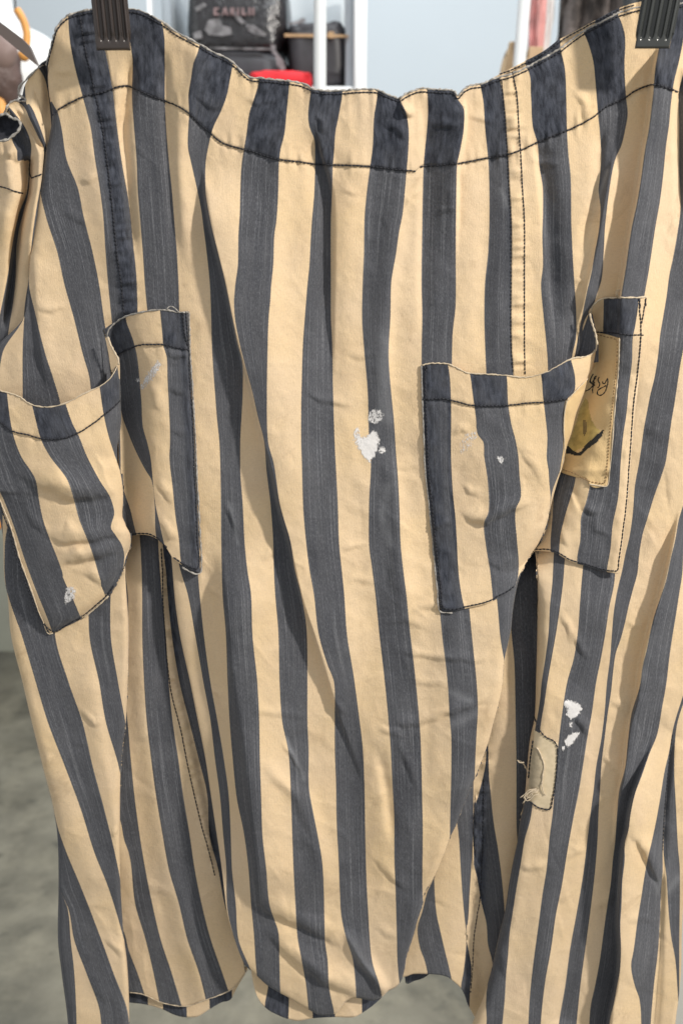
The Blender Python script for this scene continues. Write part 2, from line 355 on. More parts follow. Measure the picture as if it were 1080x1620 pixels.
def field(x, y):
    """depth of the main cloth towards the viewer"""
    x = np.asarray(x, float); y = np.asarray(y, float)
    d = 18 * (1 - ((x - 600) / 560) ** 2)
    for f in FOLDS:
        d = d + vridge(x, y, *f)
    for c in CREASES: d = d + crease(x, y, *c)
    d = d + fine(x, y)
    # hidden valleys under the two pockets
    d = d + vridge(x, y, VAL_L, -50, 19, 34, 60, 90) + vridge(x, y, VAL_R, -46, 34, 26, 50, 60)
    yy = sstep(250, 700, y)
    d = d + (2.5 + 3.5*yy) * vnoise(x/75, y/190, 1) + (1.0 + 1.0*yy) * vnoise(x/36 + 0.15*y/34, y/80, 2) + 0.5 * (1 - 2*np.abs(vnoise(x/60 + y/160, y/44 - x/90, 5))) * (0.3 + yy)
    d = d + 0.45 * vnoise(x/13, y/17, 3) + 0.22 * vnoise(x/6.5, y/8, 4)
    # puckers under the top edge and at the waist stitching
    wt = y - TOP(x)
    d = d + np.exp(-np.maximum(wt, 0)/26) * (2.9 * vnoise(x/6.5, y/90, 6) + 2.0 * vnoise(x/16, y/120, 7))
    ws = y - WAIST(x)
    d = d + np.exp(-((ws+2)/17)**2) * 2.3 * vnoise(x/6.5, y/46, 8) - 1.7*np.exp(-((ws-3)/3.0)**2) + 1.6*sstep(4, -4, ws)
    # ladder puckers on the long seams
    for p, w, per, a in SEAMS:
        s = x - p(y); m = np.exp(-(s/w)**2) * sstep(p.a[0, 1]-5, p.a[0, 1]+20, y) * (1-sstep(p.a[-1, 1]-20, p.a[-1, 1]+5, y))
        d = d + m * (a*vnoise(y/per + s/40, s/60, 9) + a*0.6)
    return d
VAL_L = Vert("186,500 190,560 192,640 194,720 199,800 204,860 205,900"); VAL_R = Vert("945,470 944,540 925,610 905,670 888,740 868,800 845,868 830,920")
SEAMS = [(Vert("132,30 145,90 158,145 168,200 179,270 190,350 198,420 206,500 210,560"), 13, 6.5, 5.0),
         (Vert("806,118 813,240 818,340 820,450 821,590"), 11, 7, 4.2),
         (Vert("258,860 264,940 272,1010 276,1080 290,1150 303,1210 316,1270 330,1330 345,1395"), 9, 6, 4.2),
         (Vert("770,1180 762,1240 756,1300 757,1350 756,1400 755,1440 750,1490 747,1540 745,1600"), 10, 7, 4.2)]

# ---------------------------------------------------------------- cloth sheets
ALLLINES = {}
def make_sheet(name, lines, T, B, dfun, parent, navy=None, rub=None, mat=None, step=3.0, thick=0.0011, vstep=3.2, uvoff=0, merge=None):
    """lines: [(colour, Vert)...], the last one closes the sheet. Every stripe is a strip of mesh of its own, sharp at its edges."""
    L = [l[1] for l in lines]; cols = [l[0] for l in lines[:-1]]
    ks = []; m = uvoff
    Ys = np.linspace(-10, 1640, 120)
    xs = []; ui = []
    xall = np.array([l(Ys) for l in L]); xall = np.maximum.accumulate(xall, 0)
    colsx = []
    for k, c in enumerate(cols):
        want = 0 if c in 'Cc' else 1
        if (m % 2) != want: m += 1
        w = np.percentile(xall[k+1] - xall[k], 90)
        n = int(max(3, min(40, math.ceil(w / step))))
        for i in range(n): ui.append((k, i / n, m + i / n, m + (i + 1) / n))
        m += 1
    ui.append((len(cols) - 1, 1.0, 0, 0))
    K = np.array([q[0] for q in ui]); F = np.array([q[1] for q in ui])
    def X(y):          # y shape (..., ncol)
        A = np.stack([l(y) for l in L], 0)
        A = np.maximum.accumulate(np.minimum(A, A[-1:]) + np.arange(len(L)).reshape(-1, *([1]*(A.ndim-1)))*0.04, 0)
        idx = np.arange(y.shape[-1])
        if y.ndim == 1: a = A[K, idx]; b = A[K+1, idx]
        else:
            r = np.arange(y.shape[0])[:, None]; a = A[K[None], r, idx[None]]; b = A[K[None]+1, r, idx[None]]
        return a*(1-F) + b*F
    nc = len(ui)
    yt = np.full(nc, float(np.mean(T.a[:, 1]))); yb = np.full(nc, float(np.mean(B.a[:, 1])))
    for _ in range(14):
        yt = 0.5*yt + 0.5*T(X(yt)); yb = 0.5*yb + 0.5*B(X(yb))
    yb = np.maximum(yb, yt + 0.5)
    nr = int(max(4, (yb - yt).max() / vstep)) + 1
    t = np.linspace(0, 1, nr)[:, None]
    y = yt[None]*(1-t) + yb[None]*t
    x = X(y)
    d = dfun(x, y)
    co = P(x, y, d).reshape(-1, 3)
    idx = np.arange(nr*nc).reshape(nr, nc)
    q = np.stack([idx[:-1, :-1], idx[1:, :-1], idx[1:, 1:], idx[:-1, 1:]], -1).reshape(-1, 4)
    # columns that pinch together share their vertices
    root = np.zeros((nr, nc), int); rx_ = x[:, 0].copy(); ri = np.zeros(nr, int)
    for c_ in range(1, nc):
        far = (x[:, c_] - rx_) > 0.22
        ri = np.where(far, c_, ri); rx_ = np.where(far, x[:, c_], rx_); root[:, c_] = ri
    ridx = (np.arange(nr)[:, None]*nc + root)
    q = np.stack([ridx[:-1, :-1], ridx[1:, :-1], ridx[1:, 1:], ridx[:-1, 1:]], -1).reshape(-1, 4)
    uL = np.array([q_[2] for q_ in ui[:-1]]); uR = np.array([q_[3] for q_ in ui[:-1]])
    uL = np.where(uL == np.floor(uL), uL + 1e-3, uL); uR = np.where(uR == np.round(uR), uR - 1e-3, uR)
    vv = y / 55.0
    UL = np.broadcast_to(uL, (nr-1, nc-1)); UR = np.broadcast_to(uR, (nr-1, nc-1))
    uv = np.stack([np.stack([UL, vv[:-1, :-1]], -1), np.stack([UL, vv[1:, :-1]], -1), np.stack([UR, vv[1:, 1:]], -1), np.stack([UR, vv[:-1, 1:]], -1)], 2).reshape(-1, 2)
    nv = (navy(x, y) if navy is not None else np.zeros_like(x)).ravel()
    rb = (rub(x, y) if rub is not None else np.zeros_like(x)).ravel()
    data = (co, q, uv, nv, rb)
    if merge is not None: merge.append(data); return None
    return finish_sheet(name, [data], parent, mat, thick)
def finish_sheet(name, datas, parent, mat=None, thick=0.0011):
    off = 0; cs, qs, us, ns, rs = [], [], [], [], []
    for co, q, uv, nv, rb in datas:
        cs.append(co); qs.append(q + off); us.append(uv); ns.append(nv); rs.append(rb); off += len(co)
    co = np.concatenate(cs); q = np.concatenate(qs); uv = np.concatenate(us).reshape(-1, 4, 2)
    st_ = q[:, 0] == q[:, 3]; sb_ = q[:, 1] == q[:, 2]
    keepm = np.ones(q.shape, bool); keepm[:, 3] = ~st_; keepm[:, 2] = ~sb_
    ok = ~(st_ & sb_); q = q[ok]; uv = uv[ok]; keepm = keepm[ok]
    tot = keepm.sum(1).astype(np.int32); li = q[keepm]; uv = uv[keepm]
    used = np.unique(li); mp = np.zeros(len(co), np.int64); mp[used] = np.arange(len(used)); li = mp[li]; co = co[used]
    ns = [np.concatenate(ns)[used]]; rs = [np.concatenate(rs)[used]]
    me = bpy.data.meshes.new(name)
    me.vertices.add(len(co)); me.vertices.foreach_set('co', co.ravel())
    me.loops.add(li.size); me.loops.foreach_set('vertex_index', li.astype(np.int32))
    me.polygons.add(len(q)); me.polygons.foreach_set('loop_start', np.r_[0, np.cumsum(tot)[:-1]].astype(np.int32))
    me.polygons.foreach_set('loop_total', tot)
    me.update(calc_edges=True)
    l = me.uv_layers.new(name='weave'); l.data.foreach_set('uv', uv.ravel())
    a = me.attributes.new('navy', 'FLOAT', 'POINT'); a.data.foreach_set('value', np.concatenate(ns))
    a = me.attributes.new('rub', 'FLOAT', 'POINT'); a.data.foreach_set('value', np.concatenate(rs))
    o = link(name, me, mat or M_FAB, parent)
    if thick:
        s = o.modifiers.new('cloth_thickness', 'SOLIDIFY'); s.thickness = thick; s.offset = -1.0; s.use_even_offset = False
    return o

def resample(p, step):
    p = np.asarray(p, float); seg = np.hypot(*(np.diff(p, axis=0).T)); acc = np.r_[0, np.cumsum(seg)]
    n = max(2, int(acc[-1] / step) + 1); t = np.linspace(0, acc[-1], n)
    return np.stack([np.interp(t, acc, p[:, 0]), np.interp(t, acc, p[:, 1])], -1)
def smoothpath(p, step):
    p = np.asarray(p, float)
    if len(p) < 3: return resample(p, step)
    seg = np.hypot(*(np.diff(p, axis=0).T)); acc = np.r_[0, np.cumsum(seg)]
    t = np.linspace(0, acc[-1], max(2, int(acc[-1]/step)+1))
    return np.stack([pchip(acc, p[:, 0], t), pchip(acc, p[:, 1], t)], -1)
def tube_arrays(c, r, n=6):
    """c (m,3) centre line, r (m,) radii -> verts, faces of a closed tube"""
    c = np.asarray(c, float); m = len(c); r = np.broadcast_to(np.asarray(r, float), (m,))
    t = np.gradient(c, axis=0); t /= np.maximum(1e-9, np.linalg.norm(t, axis=1))[:, None]
    ref = np.array([0.0, -1.0, 0.0]); a = np.cross(t, ref); nn = np.linalg.norm(a, axis=1)
    a = np.where(nn[:, None] < 1e-4, np.array([[1.0, 0, 0]]), a / np.maximum(nn, 1e-9)[:, None]); b = np.cross(a, t)
    th = np.arange(n) * 2*math.pi/n
    v = c[:, None] + r[:, None, None]*(np.cos(th)[None, :, None]*a[:, None] + np.sin(th)[None, :, None]*b[:, None])
    i = np.arange(m*n).reshape(m, n)
    f = [[int(i[k, j]), int(i[k, (j+1) % n]), int(i[k+1, (j+1) % n]), int(i[k+1, j])] for k in range(m-1) for j in range(n)]
    f.append([int(q) for q in i[0][::-1]]); f.append([int(q) for q in i[-1]])
    return v.reshape(-1, 3), f
def mesh_from(name, parts, mat, parent, smooth=True):
    V = []; Fc = []; off = 0
    for v, f in parts:
        V.append(np.asarray(v)); Fc += [[a + off for a in q] for q in f]; off += len(v)
    me = bpy.data.meshes.new(name); me.from_pydata(np.concatenate(V).tolist(), [], Fc); me.update()
    return link(name, me, mat, parent, smooth)
def stitches(name, paths, dfun, parent, mat=None, r=1.15, pitch=6.2, gap=0.25, lift=0.35, wob=0.28):
    """a row of thread stitches lying on the cloth, each one its own short sunk-ended length of thread"""
    parts = []
    for pth in paths:
        p = smoothpath(pts(pth) if isinstance(pth, str) else pth, 1.0)
        n = len(p); k = int(pitch); i = 0
        while i + 2 < n:
            j = min(n-1, i + k); seg = p[np.linspace(i, j - (k*gap if j - i >= k else 0), 4).astype(int)]
            seg = seg + np.array([random.uniform(-wob, wob)*0.6, random.uniform(-wob, wob)])
            d = dfun(seg[:, 0], seg[:, 1]) + lift + np.array([-0.35, 0.3, 0.3, -0.35])
            parts.append(tube_arrays(P(seg[:, 0], seg[:, 1], d), np.array([0.7, 1, 1, 0.7])*r*S, 5)); i += k
    o = mesh_from(name, parts, mat or M_THREAD, parent); o['kind'] = 'stuff'; return o
def cord(name, paths, dfun, parent, mat, r=1.4, jit=0.4, lift=0.3, step=3.0):
    parts = []
    for pth in paths:
        p = smoothpath(pts(pth) if isinstance(pth, str) else pth, step)
        q = p + np.random.RandomState(len(p)).uniform(-jit, jit, p.shape)
        rr = r * (1 + 0.35*np.sin(np.arange(len(p))*1.7 + np.arange(len(p))**1.3)) * S
        parts.append(tube_arrays(P(q[:, 0], q[:, 1], dfun(p[:, 0], p[:, 1]) + lift), rr, 6))
    return mesh_from(name, parts, mat, parent)
def decal(name, outline, dfun, parent, mat, step=2.0, lift=0.9, soft=7.0, peak=0.95):
    """thin crust (paint or print) following the cloth; 'cover' falls off towards the traced outline"""
    p = pts(outline) if isinstance(outline, str) else outline
    pc = np.vstack([p, p[:1]]); x0, y0 = p.min(0) - 4; x1, y1 = p.max(0) + 4
    gx = np.arange(x0, x1, step); gy = np.arange(y0, y1, step); X, Y = np.meshgrid(gx, gy)
    ins = np.zeros(X.shape, bool)
    for a, b in zip(pc[:-1], pc[1:]):
        c = ((a[1] > Y) != (b[1] > Y)) & (X < (b[0]-a[0])*(Y-a[1])/((b[1]-a[1]) or 1e-9) + a[0]); ins ^= c
    _, _, dd = polydist(X, Y, pc)
    cov = np.where(ins, 0.5 + dd/soft, 0.5 - dd/soft*1.4); cov = np.clip(cov, 0, peak)
    co = P(X, Y, dfun(X, Y) + lift).reshape(-1, 3)
    nr, nc = X.shape; idx = np.arange(nr*nc).reshape(nr, nc)
    q = np.stack([idx[:-1, :-1], idx[1:, :-1], idx[1:, 1:], idx[:-1, 1:]], -1).reshape(-1, 4)
    me = bpy.data.meshes.new(name); me.from_pydata(co.tolist(), [], q.tolist()); me.update()
    l = me.uv_layers.new(name='weave'); uvs = np.stack([X/55, Y/55], -1).reshape(-1, 2)[q.ravel()]; l.data.foreach_set('uv', uvs.ravel())
    a = me.attributes.new('cover', 'FLOAT', 'POINT'); a.data.foreach_set('value', cov.ravel())
    return link(name, me, mat, parent)

# ---------------------------------------------------------------- the trousers
trousers = empty('striped_trousers', P(540, 20, 0).tolist())
tag(trousers, 'worn wide trousers in ecru and faded indigo stripes, paint spotted, hung from two clips', 'trousers')

def top_navy(x, y):
    ws = WAIST(x) - y; wt = y - TOP(x)
    a = sstep(-3, 5, ws) * (0.86 + 0.22*vnoise(x/30, y/40, 12)) + 0.45*np.exp(-np.maximum(wt, 0)/14)
    return a
def seam_navy(x, y):
    a = np.zeros_like(x)
    for p, w, per, am in SEAMS:
        s = x - p(y); a = np.maximum(a, np.exp(-(s/(w*1.2))**4) * ((y > p.a[0, 1]-10) & (y < p.a[-1, 1]+10)) * 1.0)
    return a
def body_navy(x, y): return np.clip(np.maximum(seam_navy(x, y), top_navy(x, y)), 0, 1)
def body_rub(x, y):
    r = np.zeros_like(x)
    for txt, w, a in RUBS:
        s, arc, d = polydist(x, y, pts(txt)); r = np.maximum(r, a*np.exp(-(d/w)**2))
    return r
RUBS = [("362,795 370,825 376,860", 2.2, .6), ("452,1168 466,1200 480,1232", 4, .8), ("700,1090 725,1100 742,1108", 6, .6), ("705,1150 730,1140 755,1128", 7, .5),
        ("604,560 602,620 606,660", 9, .5), ("612,770 606,820 618,860", 7, .5), ("545,1480 570,1520 590,1540", 8, .6), ("1040,1395 1055,1410 1072,1390", 6, .6),
        ("960,270 950,300 940,340", 3, .8), ("610,540 606,620 614,660", 14, .4), ("1020,1010 1012,1040 1010,1070", 12, .4), ("1000,1350 1030,1380 1044,1410", 6, .6),
        ("792,300 798,312 802,325", 4, .7), ("1040,820 1060,790 1078,760", 10, .4)]

SIL = "90,44 80,80 76,110 78,150 83,180 73,240 63,300 57,340 48,400 45,450 39,500"
SILL = " 5,850 8,920 12,940 17,1000 36,1080 50,1140 68,1213 85,1280 91,1320 93,1400"
FE = Vert("198,905 204,1000 202,1080 199,1140 191,1213 190,1280 190,1370 193,1440 196,1480 201,1520 204,1570 205,1640")
SEAMR = Vert("152,10 160,50 172,105 178,140 184,190 192,250 205,330 210,380 216,440 218,500 220,560")
ENDL = Vert(np.vstack([SEAMR.a, [[214, 640], [205, 740], [196, 830]], FE.a]))
S1 = [
 ('D', Vert(SIL + " -12,560 -12,760" + SILL + " 92,1485 98,1540 106,1600 110,1640")),
 ('C', Vert(SIL + " -12,560 -12,760" + SILL + " 108,1440 112,1485 118,1540 121,1600 122,1640")),
 ('D', Vert(SIL + " -12,560 -12,760" + SILL + " 109,1440 117,1485 137,1540 158,1600 162,1640")),
 ('C', Vert(SIL + " 4,560 4,760 5,850 8,920 12,940 17,1000 36,1080 50,1140 68,1213 85,1280 92,1310 106,1350 127,1400 160,1485 180,1540 202,1600 207,1640")),
 ('D', Vert(SIL + " 36,560 36,640 32,720 20,800 8,860 9,925 17,955 33,1000 57,1080 75,1140 103,1213 128,1280 150,1350 170,1400 196,1485 210,1540 220,1640")),
 ('C', Vert("90,44 80,80 76,110 78,150 83,180 73,240 63,300 57,340 48,400 46,445 57,500 72,560 85,600 96,640 100,700 98,800 92,900 87,1000 109,1080 130,1140 147,1213 165,1280 182,1350 192,1400 204,1485 220,1640")),
 ('D', Vert("90,44 80,80 76,110 77,150 80,180 73,240 64,300 72,340 91,400 102,450 116,500 131,560 142,600 146,700 144,860 141,1000 157,1080 167,1140 188,1213 200,1280 220,1640")),
 ('C', Vert("90,44 80,80 76,110 78,150 92,180 97,200 105,250 124,300 132,340 147,400 157,450 164,500 173,560 178,640 178,860 175,1000 187,1080 198,1140 210,1213 220,1640")),
 ('D', Vert("107,10 110,60 117,100 130,150 138,180 143,200 150,250 158,300 163,340 167,400 171,450 176,500 182,560 190,700 195,830 200,905 208,1000 220,1640")),
 ('E', ENDL)]
BOT = Horz("-50,1640 1200,1640")

S3 = [  # centre front, from the stitched seam at the left clip to the edge that hangs free over the right leg
 ('C', Vert(np.vstack([SEAMR.a, [[250, 700], [262, 800], [273, 900], [276, 940], [284, 1000], [301, 1080], [313, 1140], [325, 1200], [334, 1260], [343, 1320], [351, 1375], [355, 1410], [358, 1435], [371, 1485], [384, 1520], [399, 1548], [405, 1580]]]))),
 ('D', Vert("203,15 204,50 210,100 209,150 212,200 216,250 218,300 222,350 226,400 230,460 233,490 240,600 262,760 285,900 297,940 308,1000 322,1080 333,1140 340,1200 348,1260 353,1320 358,1375 359,1430 371,1485 384,1520 399,1548 405,1580")),
 ('C', Vert("250,20 259,50 261,100 261,150 263,200 267,250 272,300 276,350 280,400 283,460 284,500 290,600 302,760 313,905 316,940 322,1000 333,1080 344,1140 354,1200 362,1260 365,1320 367,1375 373,1430 377,1485 392,1524 407,1556")),
 ('D', Vert("318,60 312,85 306,100 302,125 298,150 299,180 298,200 297,230 303,260 312,300 318,330 322,360 327,400 332,450 334,500 335,540 337,580 340,620 343,660 347,700 349,760 350,860 352,940 357,1000 360,1080 363,1140 368,1200 374,1260 386,1320 393,1375 397,1430 402,1485 404,1520 408,1560")),
 ('C', Vert("371,85 368,104 364,125 359,150 350,175 338,200 330,230 325,262 325,300 329,330 335,360 345,400 357,450 367,500 375,540 384,580 384,620 382,660 380,700 380,740 384,800 387,860 391,900 397,940 399,1000 407,1080 410,1140 411,1200 413,1260 415,1320 421,1375 426,1430 441,1480 442,1520 443,1560 445,1600")),
 ('D', Vert("410,120 408,135 402,155 394,180 390,210 385,240 382,260 380,300 379,340 377,370 376,420 372,450 370,480 371,500 378,540 388,580 399,620 408,660 418,700 421,740 428,800 432,860 433,900 435,940 440,1000 442,1080 446,1140 456,1190 460,1260 462,1320 464,1375 467,1430 470,1480 477,1520 484,1560 488,1600")),
 ('C', Vert("458,125 456,150 453,180 450,210 443,240 441,260 440,300 437,350 434,370 432,420 429,450 427,480 425,500 423,560 422,620 422,660 424,700 432,730 443,800 460,860 466,900 476,940 485,1000 486,1080 486,1140 488,1190 488,1240 496,1290 500,1310 510,1370 512,1410 513,1460 514,1490 518,1520 520,1560 528,1600")),
 ('D', Vert("492,135 491,145 487,185 489,200 497,222 498,245 497,300 493,350 491,380 489,420 486,450 482,500 479,540 477,600 476,650 476,700 477,730 479,800 484,860 489,900 496,940 503,1000 517,1050 528,1080 529,1130 529,1180 531,1240 532,1300 535,1360 537,1410 539,1445 546,1480 558,1520 562,1560 564,1600")),
 ('C', Vert("542,140 541,150 535,185 530,210 528,240 526,265 525,300 523,350 523,450 523,500 525,540 526,600 527,640 529,700 531,740 534,800 536,860 540,900 544,940 548,1000 559,1070 567,1130 573,1180 576,1240 577,1300 578,1350 580,1410 582,1445 584,1480 588,1520 600,1560 608,1600")),
 ('D', Vert("598,138 595,160 591,185 589,230 585,262 580,300 576,345 575,400 573,450 572,500 576,560 581,620 583,690 586,730 583,800 583,860 588,900 593,940 599,1000 607,1070 613,1130 617,1180 620,1240 623,1300 623,1350 625,1410 626,1445 627,1480 628,1520 632,1560 640,1600")),
 ('C', Vert("628,148 631,156 642,180 646,210 645,240 643,265 640,300 636,340 631,365 626,400 618,450 617,500 614,560 618,620 622,660 626,720 629,760 631,800 633,860 637,900 642,940 648,1000 655,1060 660,1110 664,1160 666,1210 667,1260 668,1310 668,1420 672,1460 690,1640")),
 ('D', Vert("675,138 676,180 674,210 671,240 669,265 668,300 667,360 666,450 667,500 666,560 668,640 672,720 678,800 684,860 689,920 695,970 699,1010 704,1050 708,1090 710,1130 713,1170 713,1210 712,1260 711,1310 711,1330 725,1400")),
 ('C', Vert("716,140 722,155 733,173 733,200 728,233 722,263 721,300 720,400 720,480 715,530 714,580 714,680 720,780 728,860 738,930 744,990 748,1030 753,1080 755,1120 753,1160 751,1200 750,1235 760,1300")),
 ('D', Vert("758,130 764,165 766,200 770,240 772,265 773,350 771,400 766,450 765,500 766,540 768,590 770,700 775,840 782,920 787,970 790,1005 796,1042 810,1100")),
 ('E', Vert("788,120 792,135 798,180 802,240 805,300 808,350 808,540 811,590 820,700 832,820 836,877 823,907 817,927 810,967 807,997 802,1020 797,1042 794,1082 789,1107 778,1149 771,1175 751,1229 740,1255 730,1280 720,1306 711,1325 700,1355 686,1387 670,1415 668,1430 660,1455 650,1490 642,1515 640,1530 634,1555 630,1600"))]
BOT3 = Horz("355,1500 384,1525 399,1537 423,1559 456,1578 488,1597 505,1606 530,1604 548,1584 563,1579 590,1583 603,1578 614,1568 628,1560 634,1552 640,1538")

S5 = [  # right body and right leg
 ('C', Vert("788,120 792,135 798,180 802,240 805,300 808,350 808,540 811,590 820,700 832,820 848,890 849,1000 847,1080 845,1134 838,1168 833,1216 831,1243 827,1277 822,1300 818,1330 812,1358 805,1396 798,1442 788,1483 778,1529 771,1555 764,1578 751,1608 742,1630")),
 ('D', Vert("830,105 835,112 839,150 842,200 850,230 852,260 858,300 858,340 857,370 858,420 855,450 857,480 859,500 864,550 866,580 862,700 856,820 849,890 849,1000 847,1080 845,1134 838,1168 833,1216 831,1243 827,1277 822,1300 818,1330 812,1358 805,1396 798,1442 788,1483 778,1529 771,1555 764,1578 751,1608 742,1630")),
 ('C', Vert("886,78 893,110 895,150 896,200 898,240 902,280 903,350 905,400 908,450 911,500 911,530 905,560 895,640 875,780 849,890 849,1000 847,1080 845,1134 838,1168 833,1216 831,1243 827,1277 822,1300 818,1330 812,1358 805,1396 798,1442 788,1483 778,1529 771,1555 764,1578 751,1608 742,1630")),
 ('D', Vert("921,48 930,70 938,100 941,130 945,180 948,210 950,250 948,280 946,300 949,330 947,360 940,400 935,430 928,460 922,490 916,520 906,580 895,700 882,820 875,880 873,920 869,960 867,1000 862,1040 856,1080 853,1110 850,1130 844,1165 843,1180 838,1220 834,1250 827,1277 822,1300 818,1330 812,1358 805,1396 798,1442 788,1483 778,1529 771,1555 768,1590 769,1615 766,1635")),
 ('C', Vert("970,10 975,20 983,38 988,60 987,100 989,150 992,180 988,205 982,230 973,250 966,280 963,300 958,340 956,360 954,400 951,440 942,470 934,500 925,560 912,700 900,820 893,880 890,920 885,960 879,1000 872,1040 865,1080 860,1114 856,1137 852,1168 848,1220 843,1260 838,1297 829,1329 824,1360 817,1401 810,1445 805,1480 803,1510 800,1541 798,1577 795,1610 792,1640")),
 ('D', Vert("1052,-20 1049,20 1046,50 1040,83 1035,113 1033,140 1030,167 1025,207 1020,233 1013,283 1007,320 999,357 988,430 983,460 975,520 962,640 945,760 930,840 922,890 919,920 916,960 913,1000 907,1040 896,1080 888,1130 882,1180 877,1230 874,1280 869,1320 863,1380 858,1410 850,1470 842,1530 837,1580 834,1640")),
 ('C', Vert("1086,0 1083,30 1080,60 1073,97 1065,130 1062,150 1060,167 1057,200 1053,227 1048,277 1043,317 1036,357 1025,430 1018,470 1012,520 1003,640 993,740 982,830 973,890 971,920 963,960 957,1000 950,1040 942,1080 935,1130 928,1168 923,1200 915,1250 905,1300 896,1350 888,1400 878,1450 871,1500 862,1550 857,1590 853,1640")),
 ('D', Vert("1100,60 1085,100 1077,125 1073,143 1073,200 1073,267 1075,333 1071,365 1063,410 1058,433 1053,470 1048,500 1043,530 1040,560 1035,593 1027,627 1022,653 1017,680 1013,710 1010,730 1003,770 1000,810 995,847 988,877 982,907 978,923 973,947 969,975 967,1000 964,1040 959,1080 955,1130 950,1170 942,1213 938,1250 934,1280 928,1330 922,1380 912,1440 901,1500 893,1560 883,1620 881,1640")),
 ('C', Vert("1130,60 1110,200 1108,330 1100,430 1087,500 1080,550 1075,577 1070,610 1065,643 1062,660 1058,687 1055,710 1052,730 1045,753 1033,787 1023,820 1015,847 1010,877 1007,907 1000,933 993,960 987,987 980,1013 973,1033 969,1060 966,1090 960,1130 955,1170 950,1213 948,1250 946,1280 944,1330 940,1380 933,1440 925,1500 917,1560 911,1620 909,1640")),
 ('D', Vert("1200,100 1150,500 1100,700 1085,770 1080,797 1073,820 1067,853 1060,883 1052,920 1043,947 1033,977 1027,1003 1022,1027 1015,1057 1012,1080 997,1133 992,1173 988,1213 978,1253 975,1287 972,1330 968,1363 965,1397 960,1430 957,1450 953,1480 947,1523 940,1560 933,1593 930,1640")),
 ('C', Vert("1300,100 1150,600 1090,800 1080,870 1078,907 1073,940 1068,973 1063,1003 1058,1037 1053,1080 1046,1120 1038,1163 1027,1190 1014,1227 1003,1257 996,1290 993,1313 987,1335 987,1357 983,1397 982,1430 980,1463 981,1497 980,1530 975,1560 970,1587 964,1613 960,1640")),
 ('D', Vert("1300,150 1180,600 1120,900 1085,1080 1063,1155 1057,1190 1050,1220 1043,1263 1037,1297 1030,1330 1023,1360 1018,1387 1013,1420 1007,1457 1001,1503 997,1527 1003,1560 1010,1580 1013,1620 1013,1640")),
 ('C', Vert("1300,150 1180,600 1122,900 1088,1080 1066,1155 1062,1190 1056,1240 1050,1290 1047,1345 1047,1380 1045,1400 1043,1450 1040,1500 1033,1560 1028,1620 1027,1640")),
 ('D', Vert("1300,150 1180,600 1122,900 1088,1080 1066,1155 1062,1190 1056,1240 1050,1290 1048,1345 1053,1390 1056,1440 1060,1480 1067,1520 1070,1560 1072,1600 1072,1640")),
 ('C', Vert("1300,150 1180,600 1124,900 1090,1080 1068,1155 1065,1213 1068,1280 1071,1340 1074,1376 1074,1420 1073,1500 1073,1560 1072,1600 1072,1640")),
 ('E', Vert("1301,150 1190,600 1160,900 1130,1080 1112,1213 1100,1300 1084,1380 1080,1420 1077,1480 1076,1530 1072,1580 1068,1610 1065,1640"))]

S2 = [  # inner side of the left leg, behind
 ('D', Vert("165,780 180,1000 180,1620")),
 ('C', Vert("193,780 197,880 198,900 203,950 203,985 201,1010 199,1080 199,1110 202,1140 207,1200 213,1260 221,1320 230,1375 241,1430 254,1485 272,1540 290,1600")),
 ('D', Vert("216,780 219,830 222,860 224,900 225,940 225,1000 228,1080 232,1140 239,1200 247,1260 257,1320 267,1375 283,1430 296,1485 315,1540 330,1600")),
 ('C', Vert("246,780 249,830 251,870 253,900 256,940 262,1000 267,1080 273,1140 282,1200 290,1260 300,1320 308,1375 319,1430 333,1485 352,1540 372,1600")),
 ('D', Vert("250,780 256,830 258,870 262,900 265,940 271,1000 284,1080 299,1140 314,1200 328,1260 331,1320 345,1375 355,1430 374,1485 388,1540 392,1600")),
 ('E', Vert("275,780 285,830 295,900 305,1000 325,1080 333,1140 345,1200 356,1260 361,1320 366,1375 372,1430 378,1485 389,1540 396,1600"))]
S2[0] = ('D', S2[0][1]); 
# left-hand cream, dark and second dark strips that show beside the fold from y 1110 on
S2 = [('D', Vert("160,780 170,1620")),
      ('C', Vert("160,780 170,1440 197,1476 203,1500 218,1540 228,1570 238,1600")),
      ('D', Vert("182,780 186,910 190,950 196,980 197,1010 198,1060 194,1110 186,1140 184,1200 183,1280 191,1300 197,1330 204,1350 214,1430 230,1485 243,1540 255,1600"))] + S2[1:]
BOT2 = Horz("190,1584 205,1586 235,1580 259,1589 293,1594 322,1585 355,1572 370,1566 385,1546 392,1536")
BOT2 = Horz("190,1568 205,1570 222,1572 259,1587 293,1592 322,1583 355,1571 368,1564 378,1553 386,1542 396,1530")
HEM2 = [('D', Vert("150,1500 150,1640")), ('C', Vert("232,1500 236,1640")), ('D', Vert("256,1500 259,1640")), ('C', Vert("292,1500 297,1640")), ('D', Vert("327,1500 334,1640")), ('C', Vert("365,1500 369,1640")), ('E', Vert("392,1530 386,1545 371,1590"))]
HBOT2 = Horz("150,1580 205,1586 235,1590 258,1597 275,1605 290,1609 310,1609 331,1597 350,1586 366,1580 373,1566 386,1543")

